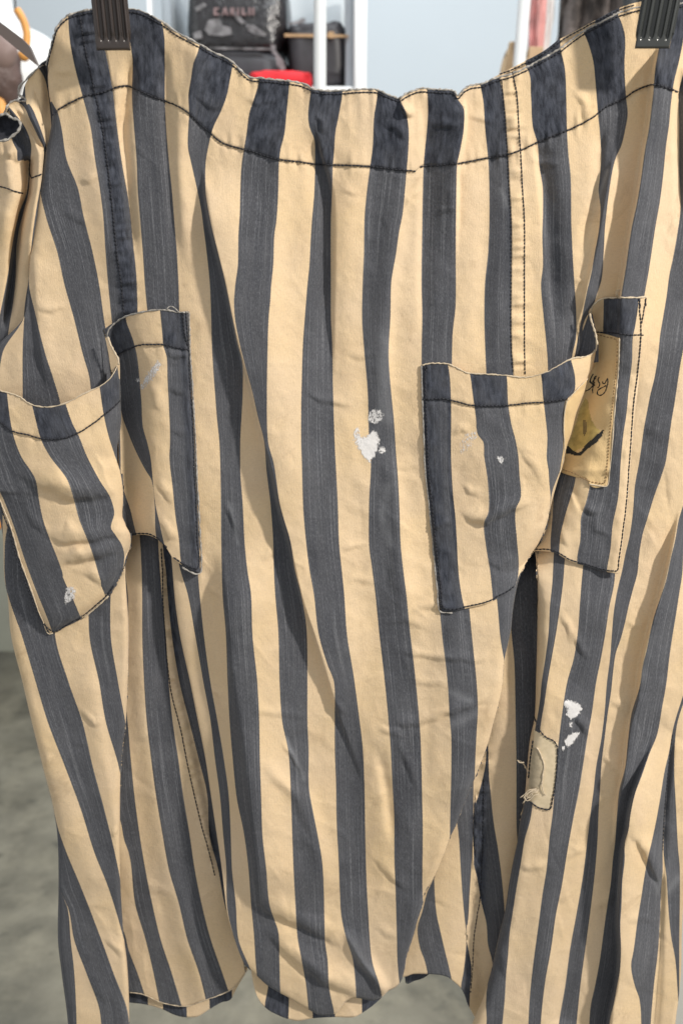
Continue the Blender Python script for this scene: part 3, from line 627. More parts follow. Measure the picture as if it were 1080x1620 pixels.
S4 = [  # right leg seen from its inner side, behind the centre front
 ('C', Vert("600,780 630,1640")),
 ('D', Vert("680,780 686,1387 676,1410 668,1440 660,1470 664,1500 671,1519 676,1541 680,1600")),
 ('C', Vert("684,780 686,1380 690,1445 696,1473 704,1507 710,1531 714,1550 718,1600")),
 ('D', Vert("700,780 712,1200 718,1280 722,1300 725,1324 728,1372 731,1416 734,1449 737,1481 733,1535 729,1558 727,1600")),
 ('C', Vert("745,780 748,1290 747,1340 745,1372 742,1416 740,1454 737,1483 741,1506 745,1531 743,1565 742,1587 744,1640")),
 ('D', Vert("766,780 769,1150 768,1200 750,1290 747,1358 754,1389 760,1425 769,1464 771,1493 778,1522 782,1600")),
 ('C', Vert("768,780 770,1165 771,1177 773,1233 775,1251 780,1300 787,1343 793,1389 797,1435 800,1480 802,1640")),
 ('D', Vert("795,780 800,900 804,950 808,1000 813,1056 814,1100 815,1156 816,1222 816,1300 818,1340 822,1640")),
 ('E', Vert("872,780 872,1640"))]
BOT4 = Horz("600,1548 641,1545 653,1541 675,1541 692,1542 706,1545 720,1555 729,1564 735,1575 740,1589 746,1601 752,1612 760,1632 780,1660 880,1700")

def round_edge(x, y, v, side, w, depth, y0, y1):
    """cloth turning away at a free edge; side +1: edge on the right"""
    s = (v(y) - x) if side > 0 else (x - v(y))
    t = np.clip(1 - s / w, 0, 1)
    return -depth * (1 - np.sqrt(np.maximum(0, 1 - t*t))) * sstep(y0, y0 + 60, y) * (1 - sstep(y1 - 30, y1, y))
E3 = S3[-1][1]; E5 = S5[0][1]; L3 = S3[0][1]
def d1(x, y): return field(x, y) + round_edge(x, y, FE, 1, 10, 12, 900, 1700) + round_edge(x, y, S1[0][1], -1, 16, 16, 60, 470) + round_edge(x, y, S1[0][1], -1, 14, 12, 760, 1700)
def d3(x, y): return field(x, y) + 16*sstep(860, 1000, y)*sstep(560, 700, x) + round_edge(x, y, E3, 1, 14, 10, 880, 1600) - 14*sstep(900, 1100, y)*(1-sstep(300, 400, x)) + bot3(x, y)
def bot3(x, y): return -6*np.exp(-np.maximum(BOT3(x) - y, 0)/6.0)*(y > 1500)
def d5(x, y): return field(x, y) + round_edge(x, y, E5, -1, 22, 26, 900, 1700) + 10*sstep(880, 980, y)
def d2(x, y): return field(x, y) - 44 - 16*sstep(1200, 1500, y) + 10*np.exp(-((x-S2[4][1](y))/20)**2)
def d4(x, y): return field(x, y) - 40 - 10*np.exp(-((x - Vert4(y))/18)**2)
Vert4 = Vert("760,780 758,1640")
wb = []
for nm, SS, B, df in (('side_panel', S1, BOT, d1), ('front_panel', S3, BOT3, d3), ('leg_panel', S5, BOT, d5)):
    make_sheet('waistband', SS, TOP, WAIST, df, trousers, body_navy, body_rub, merge=wb)
    make_sheet(nm, SS, WAIST, B, df, trousers, body_navy, body_rub)
band = finish_sheet('waistband', wb, trousers)
make_sheet('inner_leg_panel', S2, Horz("0,780 500,780"), BOT2, d2, trousers, body_navy)
make_sheet('inner_leg_panel', S4, Horz("600,780 1000,780"), BOT4, d4, trousers, body_navy)
def dk(x, y): return np.full_like(x, 0.9)
def dh2(x, y): return field(x, y) - 74 + 0.15*(y-1560)
make_sheet('back_hem', HEM2, Horz("100,1530 500,1530"), HBOT2, dh2, trousers, dk)
# inner layer showing below the rolled-up centre front
HEM3 = [('C', Vert("395,1480 398,1540 404,1570 420,1640")), ('D', Vert("420,1480 424,1560 419,1590 420,1640")), ('C', Vert("455,1480 457,1580 455,1640")), ('D', Vert("488,1480 494,1600 496,1640")), ('C', Vert("529,1480 530,1640")), ('D', Vert("570,1480 573,1640")), ('E', Vert("632,1480 620,1560 608,1572 600,1582 560,1640"))]
HBOT3 = Horz("398,1548 405,1572 420,1594 440,1606 455,1612 470,1615 495,1611 530,1609 560,1609 575,1601 600,1581 608,1571 634,1540")
def dh3(x, y): return field(x, y) - 26 + 0.2*(y-1560)
make_sheet('back_hem', HEM3, Horz("300,1490 700,1490"), HBOT3, dh3, trousers, dk)
# dark hem turned up at the end of the inner leg
HEM4 = [('D', Vert("641,1520 640,1545 642,1560")), ('E', Vert("690,1530 676,1543 660,1556"))]
make_sheet('back_hem', HEM4, Horz("600,1530 700,1530"), Horz("636,1548 643,1556 655,1552 668,1548 680,1541 700,1540"), lambda x, y: field(x, y)-62, trousers, dk)
# back of the trousers, hanging behind
BK = []
for i in range(20):
    x0 = 108 + i*47.5
    BK.append(('DC'[i % 2], Vert([(x0 + 10*math.sin(i*1.7), 20), (x0 + 14*math.sin(i*2.3+1), 500), (x0*0.97+20+12*math.sin(i), 1000), (x0*0.9+60, 1500)])))
BK.append(('E', Vert("1072,20 1068,500 1060,1000 1030,1500")))
TOPB = Horz(np.array([(x, y + 16) for x, y in TOP.a if x > 84]))
def db(x, y): return -95 + 30*((x-560)/520)**2 + 14*vnoise(x/60, y/400, 21) + 5*vnoise(x/30, y/120, 22) - 22*sstep(900, 1500, y)
make_sheet('back_panel', BK, TOPB, Horz("0,1490 380,1480 420,1520 600,1530 680,1490 1100,1500"), db, trousers, lambda x, y: 0.9*sstep(90, 60, y-TOP(x)), step=9, vstep=10)

# gathered cloth at the far left of the waist
S0 = [
 ('C', Vert("-25,160 -25,700")),
 ('D', Vert("14,170 18,190 20,222 27,237 34,250 44,253 46,266 44,300 30,340 23,370 18,400 12,440 4,480 0,500 -8,560 -10,640")),  # halfway down, this dark stripe also paints the shadow gap between gathers
 ('C', Vert("14,168 24,180 32,190 38,198 45,212 50,232 49,250 48,266 46,300 39,330 30,365 26,400 25,440 21,480 16,510 9,560 4,600 4,640")),
 ('D', Vert("26,160 34,165 48,190 60,215 70,238 70,250 66,285 58,330 51,380 46,440 40,480 37,520 36,640")),
 ('C', Vert("40,150 50,162 60,180 69,205 76,235 77,250 76,300 66,350 58,420 50,480 44,560 40,640")),
 ('D', Vert("56,100 63,110 70,122 75,140 78,160 80,180 82,210 84,260 84,640")),
 ('E', Vert("92,60 92,640"))]
T0 = Horz("-25,186 0,186 6,180 10,170 15,163 24,159 32,157 36,150 38,140 44,127 50,117 62,106 74,96 92,84")
F0 = [(Vert("46,250 45,300 36,330 29,365 24,410 18,460 8,520"), -22, 6, 8, 10, 40), (Vert("40,160 52,190 62,225 62,260 56,320 48,380 42,440"), 16, 12, 10, 20, 60),
      (Vert("34,160 46,190 58,215 68,240"), -10, 5, 5, 10, 10), (Vert("13,170 28,190 42,215 46,235"), 10, 8, 7, 5, 20), (Vert("25,170 48,188 62,210 72,240"), 5, 10, 8, 5, 20),
      (Vert("0,225 6,240 14,262 16,300 10,340 4,400"), 9, 12, 16, 20, 60), (Vert("70,100 76,150 78,200"), -12, 6, 20, 10, 40)]
def d0(x, y):
    d = -30 + 0.10*(x-40) + 6*sstep(0, 60, y-T0(x)) - 0.6*np.maximum(x-66, 0)
    for f in F0: d = d + 1.5*vridge(x, y, *f)
    for c in (("2,215 14,240 28,252 44,256", 9, 12, 7), ("0,262 10,280 8,300", 4, 9, 6)): d = d + crease(x, y, *c)
    d = d + 1.5*vnoise(x/20, y/40, 31) + 0.6*vnoise(x/9, y/14, 32) + np.exp(-np.maximum(y-T0(x), 0)/14)*2.0*vnoise(x/6, y/40, 33)
    return d
W0 = Horz("-25,296 0,295 12,298 25,303 37,306 44,300 50,282 60,278 67,275 92,262")
wb0 = []
make_sheet('gathered_side', S0, T0, Horz("-30,640 100,640"), d0, trousers, lambda x, y: sstep(4, -4, y-W0(x))*0.6*(x < 90), step=2.2, vstep=2.4)
# rolled tube of waistband at the very edge
tube = []
ring = np.array([(0, 183), (8, 180), (18, 186), (28, 190), (33, 197), (30, 206), (22, 214), (12, 221), (2, 223), (-12, 220), (-14, 195)])
cord('frayed_edge', [np.vstack([ring, ring[:1]])], lambda x, y: np.full_like(x, 8.0) - 0.25*(y < 200), trousers, M_FRAY, r=1.9, jit=0.8)
cen = ring.mean(0); n = len(ring)
vs = [P(*p, 7.0) for p in ring] + [P(*(cen + (p-cen)*0.72), -7.0) for p in ring] + [P(cen[0], cen[1], -9.0)]
fs = [[i, (i+1) % n, n+(i+1) % n, n+i] for i in range(n)] + [[n+i, n+(i+1) % n, 2*n] for i in range(n)]
mesh_from('waistband_roll', [(np.array(vs), fs)], plain('shaded_denim', (0.03, 0.032, 0.042), 0.95, 0.5, 300), trousers)  # near-black colour paints the shade inside this shallow roll

# turned top edge seen behind the right half of the waist
BT = [('C', Vert("776,60 782,140")), ('D', Vert("828,60 834,140")), ('C', Vert("884,40 888,120")), ('D', Vert("940,20 943,100")), ('C', Vert("978,0 984,80")), ('D', Vert("1030,-20 1034,60")), ('E', Vert("1085,-20 1085,60"))]
make_sheet('waistband_lining', BT, Horz("776,124 785,120 800,112 833,95 860,80 886,61 900,54 941,32 980,12 1010,3 1085,-4"), Horz(np.array([(x, y+7) for x, y in TOP.a if x > 700])), lambda x, y: field(x, y) - 7, trousers, dk, thick=0)
# ---- top edge: frayed fold and stitching
def dw(x, y): return field(x, y)
cord('frayed_edge', [TOPPTS], lambda x, y: field(x, y+2)-0.5, trousers, M_FRAY, r=1.5, jit=0.7, lift=0.0)
cord('frayed_edge', ["-6,186 0,186 8,178 12,168 18,161 26,159 34,160 44,158 36,154 30,149 30,142 38,130 44,124 52,116 62,107 76,98"], lambda x, y: d0(x, y+2), trousers, M_FRAY, r=1.5, jit=0.6, lift=0.4)
st = [np.array([(x, y+5) for x, y in TOP.a]), "790,117 810,110 834,98 862,83 888,64 912,50 941,34 975,17 1002,8"]
stitches('stitching', st, dw, trousers, r=1.2, gap=0.03)
wp = WAIST.a
stitches('stitching', [wp[(wp[:, 0] > 79) & (wp[:, 0] < 660)], wp[(wp[:, 0] > 662) & (wp[:, 0] < 1078)]], dw, trousers, r=1.25, gap=0.03)
stitches('stitching', ["0,295 12,298 25,303 37,306", "50,282 60,278 67,275", "14,172 12,182 14,190", "48,252 47,270 50,281"], lambda x, y: d0(x, y)+0.6, trousers, r=1.2, gap=0.03)
stitches('stitching', ["126,22 132,60 140,100 150,145 158,180 165,220 170,260 175,300 180,350 185,400 192,450 197,500 201,530"], d1, trousers, r=1.3, gap=0.08)
stitches('stitching', ["810,114 817,150 820,200 823,240 826,300 829,350 829,430 829,527 830,592"], d5, trousers, r=1.1, gap=0.03)
stitches('stitching', ["793,128 798,180 802,240 805,300 808,350 808,430 808,540 811,588"], d3, trousers, r=0.9, gap=0.05, lift=0.1)
stitches('stitching', ["255,868 257,900 258,950 261,1000 266,1060 272,1100 285,1150 297,1210 308,1260 320,1310 330,1345 340,1385"], d2, trousers, r=1.2, gap=0.03)
stitches('stitching', ["765,1232 764,1290 763,1340 761,1380 759,1420 754,1450 749,1488 747,1529 744,1570"], d4, trousers, r=1.1, gap=0.03)
stitches('stitching', ["1063,1162 1058,1200 1053,1250 1049,1300 1047,1345"], d5, trousers, r=0.9, gap=0.03)
cord('hem_edge', [np.array([(x, y) for x, y in BOT2.a if x > 200])], lambda x, y: d2(x, y), trousers, M_FRAYC, r=0.9, jit=0.3)

# ---------------------------------------------------------------- pockets
def pocket_navy(mouth, hem, edges):
    def f(x, y):
        a = 0.85*sstep(4, -4, y - hem(x)) * (x > -50)
        for v, w in edges: a = np.maximum(a, 0.95*np.exp(-((x - v(y))/w)**4))
        return np.clip(a*(0.85+0.3*vnoise(x/14, y/18, 41)), 0, 1)
    return f
def under(x, y): return field(x, y) + 3.0
# left pocket, outer half
PLR = Vert("187,578 190,600 191,640 192,664 189,690 184,722 193,742 195,790 194,817 200,830 208,843 207,860 200,880 194,903 182,927 172,943 150,963 133,977 110,990 83,1001")
PLE = Vert("-30,600 -12,760 -6,780 0,790 5,802 17,832 33,887 50,933 67,980 80,1003")
PLf = [
 ('C', PLE),
 ('D', Vert("-30,600 -12,760 1,780 10,800 22,832 40,887 57,933 74,975 84,1002")),
 ('C', Vert("11,618 16,660 22,690 33,720 57,760 62,790 68,820 82,860 90,880 105,920 117,945 131,978 136,990")),
 ('D', Vert("50,636 58,670 65,695 78,720 107,760 117,790 125,820 141,860 148,880 160,920 169,942 175,960")),
 ('C', Vert("103,636 115,670 125,690 137,720 158,760 176,790 181,812 176,835 184,848 193,862 197,880 195,900 190,930")),
 ('D', Vert("157,608 165,660 172,690 181,718 190,745 196,790 199,830 206,845 207,860 201,880 195,903 190,930")),
 ('E', PLR)]
TPL = Horz("-30,606 -5,612 0,617 12,621 30,627 45,637 55,642 72,644 95,641 115,633 135,622 157,612 170,603 180,590 187,577")
BPL = Horz("60,990 80,1003 95,996 110,990 133,977 150,963 172,943 182,927 194,903 208,860")
HPL = Horz("-30,655 0,668 20,682 45,688 66,694 85,695 105,692 123,685 145,672 165,656 180,644 191,632")
def dPLf(x, y):
    d = 27 + 22*np.exp(-((x-95)/85)**2 - ((y-720)/120)**2) + 0.02*(x)
    d = d - 26*(1-np.sqrt(np.clip(1 - np.clip(1-(PLR(y)-x)/26, 0, 1)**2, 0, 1))) - 12*np.exp(-np.maximum(BPL(x)-y, 0)/30) - 10*np.exp(-np.maximum(x-PLE(y), 0)/22)*(y > 780)
    for c in (("20,745 60,762 110,785 160,783 196,770", 13, 24, 12), ("66,842 100,855 150,852 200,838", 11, 20, 10), ("84,892 120,886 150,880 196,868", 11, 16, 9),
              ("130,905 150,915 165,930", 6, 14, 8), ("150,700 168,740 186,790", -5, 14, 10), ("40,800 56,830 80,850", 4, 12, 8)): d = d + crease(x, y, *c)
    h = y - HPL(x); d = d - 1.6*np.exp(-((h-3)/3)**2) + 1.4*sstep(4, -4, h) + 1.1*np.exp(-(h/14)**2)*vnoise(x/8, y/30, 43)
    return np.maximum(d + 1.2*vnoise(x/30, y/44, 44) + 0.8*fine(x+420, y+380) + 0.5*vnoise(x/12, y/14, 45), under(x, y))
def mkpocket(label):
    o = empty('patch_pocket', trousers.location); o.location = (0, 0, 0); o.parent = trousers
    if label: o['label'] = label
    return o
pk = mkpocket('left patch pocket, sagging and folded with wide wrinkles')
make_sheet('pocket_cloth', PLf, TPL, BPL, dPLf, pk, pocket_navy(TPL, HPL, [(PLE, 3)]), step=2.6, vstep=2.8)
cord('frayed_edge', ["-5,612 0,617 12,621 30,627 45,637 55,642 72,644 95,641 115,633 135,622 157,612 170,603 180,590 187,577"], dPLf, pk, M_FRAYC, r=1.1, jit=0.5)
stitches('stitching', ["-5,666 0,668 20,682 45,688 66,694 85,695 105,692 123,685 145,672 165,656 180,644 190,634", "3,806 13,834 29,890 46,936 62,975 78,995 86,999 110,986 133,973 150,959 172,939 180,927"], lambda x, y: dPLf(x, y)+0.3, pk, r=1.35, gap=0.03)
cord('frayed_edge', ["0,790 5,802 17,832 33,887 50,933 67,980 80,1003 84,1001", "133,977 150,963 172,943"], lambda x, y: dPLf(x, y)+0.2, pk, M_FRAYC, r=1.3, jit=0.3)
# left pocket, inner half
PLB = Vert("164,520 170,540 178,570 186,620 188,700 190,780 196,840 206,856")
PLBR = Vert("298,492 298,507 300,560 302,600 304,640 308,700 309,740 312,790 315,853 317,905")
PLb = [
 ('D', PLB),
 ('C', Vert("164,520 170,540 178,570 186,620 189,655 190,680 191,720 192,760 199,785 206,805 212,830 217,850")),
 ('D', Vert("164,520 170,540 178,570 187,620 194,660 202,682 209,700 219,722 230,743 240,760 245,800 247,847 258,880")),
 ('C', Vert("199,500 200,508 206,525 211,539 217,564 221,600 224,637 226,674 233,700 238,722 242,760 246,797 253,830 262,867 272,890")),
 ('D', Vert("253,490 255,510 257,530 258,545 264,566 265,600 267,637 269,700 268,720 273,770 278,820 283,853 286,887 289,900")),
 ('E', PLBR)]
PLb[0] = ('D', PLB)
TPLb = Horz("160,524 168,520 175,515 185,508 198,500 215,496 235,492 255,490 280,493 299,493")
BPLb = Horz("196,850 208,848 220,846 235,847 247,852 262,865 275,885 290,895 305,903 317,907")
HPLb = Horz("160,560 186,561 195,556 205,552 220,546 240,545 258,545 275,549 300,553")
def dPLb(x, y):
    d = 24 - 40*np.exp(-((x-PLB(y)-8)/34)**2) + 4*np.exp(-((x-255)/34)**2)
    for c in (("262,560 282,566 303,563", 5, 9, 6), ("262,610 280,622 303,616", 4, 12, 8), ("265,680 285,690 305,680", 3, 12, 8), ("233,600 246,640 262,650", 4, 14, 8),
              ("240,760 262,780 276,800", 5, 14, 8), ("252,820 268,850 285,852", 5, 12, 7)): d = d + crease(x, y, *c)
    h = y - HPLb(x); d = d - 1.6*np.exp(-((h-3)/3)**2) + 1.4*sstep(4, -4, h) + 1.2*np.exp(-((h-8)/12)**2)*vnoise(x/6, y/30, 53)
    d = d + 2.0*np.exp(-((x-PLBR(y)+6)/4)**2) - 8*np.exp(-np.maximum(PLBR(y)-x, 0)/2.5)
    return np.maximum(d + 1.2*vnoise(x/22, y/40, 54) + 0.8*fine(x+330, y+480) + 0.5*vnoise(x/9, y/12, 55), under(x, y) - 1)
make_sheet('pocket_cloth', PLb, TPLb, BPLb, dPLb, pk, pocket_navy(TPLb, HPLb, [(PLBR, 16), (Vert("302,490 318,910"), 16)]), step=2.4, vstep=2.6)
cord('frayed_edge', ["170,536 170,528 174,519 185,509 198,501 215,496 235,492 255,490 272,492 280,494 298,494"], dPLb, pk, M_FRAY, r=1.3, jit=0.4)
cord('frayed_edge', ["171,533 175,545 182,558 187,567 188,577"], lambda x, y: np.full_like(x, 22.0), pk, M_FRAYC, r=1.5, jit=0.3)
cord('frayed_edge', ["299,494 300,520 301,560 304,600 306,640 310,700 311,740 314,790 317,853 319,890 318,905 313,908 296,902 288,897"], dPLb, pk, M_FRAY, r=1.4, jit=0.4, lift=-0.6)
stitches('stitching', ["186,561 195,556 205,552 220,546 240,545 258,545 275,549 299,553", "294,493 296,520 298,548 299,560 300,600 303,640 306,700 307,740 310,790 312,853 314,896 312,900 303,898 290,892 275,882", "264,866 247,850 235,845 220,844 208,846", "289,494 291,520 297,548"],
         lambda x, y: dPLb(x, y)+0.3, pk, r=1.35, gap=0.08)
cord('loose_thread', ["264,490 268,485 275,486 280,491 284,494"], lambda x, y: dPLb(x, y+3)+2, pk, M_FRAY, r=0.8, jit=0.2)
# cream inside of the mouth
IN = [('C', Vert("166,532 168,540 172,560 176,585 180,600")), ('E', Vert("172,530 177,545 184,560 189,570 190,585 190,600"))]
make_sheet('pocket_lining', IN, Horz("150,534 200,534"), Horz("165,585 176,588 190,600"), lambda x, y: 16 - 0.5*np.abs(x-188), pk, thick=0, step=2, vstep=3)

# right pocket, outer half
PRR = Vert("944,545 942,562 936,585 931,596 923,622 910,657 903,685 896,705 888,740 880,765 873,790 868,812 862,840 850,862 838,878 828,896 818,916 814,931")
PRL = Vert("667,578 669,640 671,690 673,740 679,800 686,870 692,930 698,969")
PRf = [
 ('D', PRL),
 ('C', Vert("706,570 708,577 713,637 713,720 716,780 720,820 722,853 725,907 732,953 735,965")),
 ('D', Vert("742,590 743,594 747,623 752,660 755,687 764,700 765,720 768,740 771,763 772,810 765,828 768,863 775,907 779,947")),
 ('C', Vert("800,590 801,596 803,637 808,670 815,697 819,720 821,750 823,787 815,807 817,853 820,893 818,920 816,935")),
 ('D', Vert("854,590 855,594 858,627 862,660 865,693 864,725 867,745 868,763 870,785 868,812 850,862 838,878 814,931")),
 ('C', Vert("902,568 904,575 909,600 908,618 893,636 892,660 892,693 892,720 884,747 873,777 868,812 850,862 838,878 814,931")),
 ('E', PRR)]
TPR = Horz("665,578 680,575 700,575 712,577 722,582 740,590 770,592 800,594 830,597 855,592 880,580 898,570 905,567 920,565 935,560 942,553 945,545")
BPR = Horz("690,967 698,968 715,967 740,962 770,955 790,945 805,937 814,929 830,896 850,860")
HPR = Horz("665,632 700,631 717,634 745,641 780,642 805,641 830,638 860,636 885,633 897,631 912,618 945,600")
def dPRf(x, y):
    d = 24 + 16*np.exp(-((x-800)/90)**2 - ((y-700)/110)**2) + 10*np.exp(-((x-880)/40)**2-((y-600)/60)**2)
    d = d - 30*(1-np.sqrt(np.clip(1 - np.clip(1-(PRR(y)-x)/30, 0, 1)**2, 0, 1))) - 8*np.exp(-np.maximum(BPR(x)-y, 0)/26) - 7*np.exp(-np.maximum(x-PRL(y), 0)/5)
    for c in (("722,800 745,822 768,827 795,812 824,800 850,790", 9, 15, 7), ("676,826 690,834 720,826", 5, 12, 7), ("806,690 828,716 846,748 862,772", 3, 14, 9),
              ("760,885 790,900 815,880", 4, 14, 8), ("715,690 728,680 745,684", 4, 10, 6), ("730,760 742,780 768,786", 4, 12, 7), ("680,905 700,915 716,905", 3, 10, 6)): d = d + crease(x, y, *c)
    h = y - HPR(x); d = d - 1.6*np.exp(-((h-3)/3)**2) + 1.4*sstep(4, -4, h) + 1.2*np.exp(-((h-6)/14)**2)*vnoise(x/8, y/30, 63)
    return np.maximum(d + 1.4*vnoise(x/34, y/50, 64) + 0.8*fine(x-250, y+420) + 0.5*vnoise(x/12, y/14, 65), d3(x, y) + 3.5)
pr = mkpocket('right patch pocket with sewn label, its side folded outward')
make_sheet('pocket_cloth', PRf, TPR, BPR, dPRf, pr, pocket_navy(TPR, HPR, [(Vert("672,570 676,740 690,870 702,968"), 26), (Vert("712,570 718,800 740,968"), 7)]), step=2.6, vstep=2.8)
cord('frayed_edge', ["667,578 680,575 700,575 712,577 722,582 740,590 770,592 800,594 830,597 855,592 880,580 898,570 905,567 920,565 935,560 942,553 943,545"], dPRf, pr, M_FRAYC, r=1.1, jit=0.5)
cord('frayed_edge', ["666,578 668,640 670,690 672,740 678,800 685,870 691,930 697,968 715,970"], dPRf, pr, M_FRAY, r=1.2, jit=0.4, lift=-0.5)
stitches('stitching', ["668,632 700,631 717,634 745,641 780,642 805,641 830,638 860,636 885,633 897,631", "672,580 673,640 675,690 677,740 683,800 690,870 697,930 703,963 715,964 740,959 770,952 790,942 805,934 812,928", "675,578 672,600 672,630"],
         lambda x, y: dPRf(x, y)+0.3, pr, r=1.35, gap=0.08)
# right pocket, folded half
PRB = Vert("930,492 936,515 938,540 930,590 910,640 896,690 876,750 858,800 846,850 830,880")
PRBR = Vert("1021,470 1020,490 1014,540 1010,600 1003,660 998,720 995,760 988,830 980,890 976,910")
PRb = [
 ('C', PRB),
 ('D', Vert("930,492 936,515 938,540 930,590 912,640 900,690 888,740 883,752 876,780 873,820 870,863 872,885")),
 ('C', Vert("930,492 936,515 938,540 932,590 922,640 916,690 912,740 907,770 901,790 892,820 885,853 884,885 886,895")),
 ('D', Vert("954,468 954,480 953,523 953,600 945,700 934,760 926,795 918,820 917,853 912,887 914,900")),
 ('C', Vert("1009,465 1009,474 1004,515 1000,536 999,569 994,612 990,655 985,688 981,731 979,765 977,787 968,833 965,867 959,903 958,912")),
 ('E', PRBR)]
TPRb = Horz("925,505 933,490 937,484 942,477 955,472 975,471 1000,471 1022,470")
BPRb = Horz("826,886 836,876 845,872 862,872 878,875 890,882 905,890 925,895 950,903 977,908")
HPRb = Horz("925,524 943,525 962,526 980,528 1000,530 1022,530")
def dPRb(x, y):
    d = 24 - 40*np.exp(-((x-PRB(y)-4)/30)**2) + 5*np.exp(-((x-975)/22)**2)
    for c in (("915,800 935,812 955,806", 6, 12, 8), ("898,770 910,790 918,815", -4, 12, 8), ("920,740 950,744 962,740", 0.1, 9, 6), ("875,830 890,850 900,870", 4, 12, 7), ("935,835 955,845 966,850", 3, 9, 6)): d = d + crease(x, y, *c)
    h = y - HPRb(x); d = d - 1.6*np.exp(-((h-2)/3)**2) + 1.4*sstep(4, -4, h) + 1.0*np.exp(-((h-6)/12)**2)*vnoise(x/6, y/30, 73)
    d = d + 1.6*np.exp(-((x-PRBR(y)+10)/4)**2)*vnoise(y/14, x/40, 77) - 5*np.exp(-np.maximum(PRBR(y)-x, 0)/3)
    return np.maximum(d + 1.2*vnoise(x/20, y/40, 74) + 0.8*fine(x-330, y+440) + 0.5*vnoise(x/9, y/12, 75), d5(x, y) + 2.5)
make_sheet('pocket_cloth', PRb, TPRb, BPRb, dPRb, pr, pocket_navy(TPRb, HPRb, [(PRBR, 14)]), step=2.4, vstep=2.6)
cord('frayed_edge', ["934,497 935,489 942,478 955,472 975,471 1000,471 1021,470"], dPRb, pr, M_FRAYC, r=1.3, jit=0.4)
cord('frayed_edge', ["932,496 933,502 937,515 942,532 944,546"], lambda x, y: np.full_like(x, 22.0), pr, M_FRAYC, r=1.6, jit=0.3)
stitches('stitching', ["942,526 962,526 980,528 1000,530 1017,530", "1010,472 1011,490 1013,515 1013,528 1009,580 1001,644 998,688 994,742 990,796 985,837 978,887 975,903 965,903 950,900 925,892 905,887 890,879 878,872 862,869 845,869", "1021,472 1018,490 1014,512", "1011,472 1012,486 1010,478", "1020,473 1021,486"],
         lambda x, y: dPRb(x, y)+0.3, pr, r=1.15, gap=0.08)
INR = [('C', Vert("926,495 918,520 905,552 900,575")), ('D', Vert("931,495 924,515 911,548 902,575")), ('E', Vert("936,495 941,520 946,548 946,580"))]
make_sheet('pocket_lining', INR, Horz("890,497 960,497"), Horz("898,580 950,572"), lambda x, y: 4 - 0.22*np.abs(x-946), pr, thick=0, step=2, vstep=3)
for q in range(3):
    cord('loose_thread', [[("978,471 976,464 982,456 986,452"), ("981,471 984,462 978,458 973,463 975,468"), ("984,471 986,464 990,456 984,450")][q]], lambda x, y: dPRb(x, y+20)*0+26, pr, M_FRAYC, r=0.8, jit=0.2)

# ---- sewn label across the fold of the right pocket
LBL = [('C', Vert("908,500 896,634 892,655 891,681 891,705 886,742 884,760")), ('E', PRR)]
LBLb = [('C', Vert(PRR.a - np.array([13, 0]))), ('E', Vert("981,520 979,536 978,571 974,623 971,655 968,698 964,742 959,772"))]
lab = empty('label', (0, 0, 0)); lab.parent = pr
lab['label'] = 'yellowed cloth label with handwritten print'
def dlf(x, y): return dPRf(x, y) + 1.6
def dlb(x, y):
    return (dPRb(x, y) + 1.8 + 2.0*np.exp(-((y-745)/5)**2) + 1.5*np.exp(-((y-570)/6)**2) - 1.0*np.exp(-((y-730)/7)**2) + 1.2*vnoise(x/16, y/17, 81) + 1.2)
make_sheet('label_cloth', LBL, Horz("890,634 900,630 912,618 925,604 940,590"), Horz("880,748 886,746 893,744"), dlf, lab, mat=M_LABEL, thick=0.0004, step=2.4, vstep=2.6)
make_sheet('label_cloth', LBLb, Horz("890,522 941,526 955,528 979,535"), Horz("880,744 886,747 910,755 929,761 931,766 959,769"), dlb, lab, mat=M_LABEL, thick=0.0004, step=2.4, vstep=2.6)
stitches('stitching', ["944,529 955,532 974,538 975,570 970,623 967,655 963,698 959,742 955,764 931,761 910,750 890,743"], lambda x, y: dlb(x, y)+0.2, lab, mat=M_TAN, r=0.9, pitch=5, gap=0.4)
cord('label_edge', ["896,635 905,624 918,610 930,598", "896,634 892,655 891,681 892,705 887,742 884,748"], lambda x, y: dlf(x, y)+0.2, lab, M_FRAYC, r=0.9, jit=0.1)
cord('label_edge', ["979,536 978,571 974,623 971,655 968,698 964,742 959,769 931,766"], lambda x, y: dlb(x, y)-0.3, lab, M_FRAYC, r=1.0, jit=0.1)
def zz(s): return np.array([(880 + a/9.53, 570 + b/9.53) for a, b in pts(s)])
script = ["550,205 525,250 505,300 500,330 530,350 545,370 510,420 470,450 435,462", "600,240 575,250 560,290 555,340 548,400 540,450 545,495", "575,330 560,350 572,385",
          "640,255 622,290 628,320 648,350 640,390 620,412", "690,322 698,352 722,350 745,310 765,275", "765,275 770,320 755,400 730,470 690,515 645,530 612,505 615,465 650,430 700,405 745,380", "500,300 520,340 560,300 590,260"]
cord('printed_script', [zz(q) for q in script], lambda x, y: dlb(x, y)-0.2, lab, M_INK, r=0.95, jit=0.05, step=1.5)
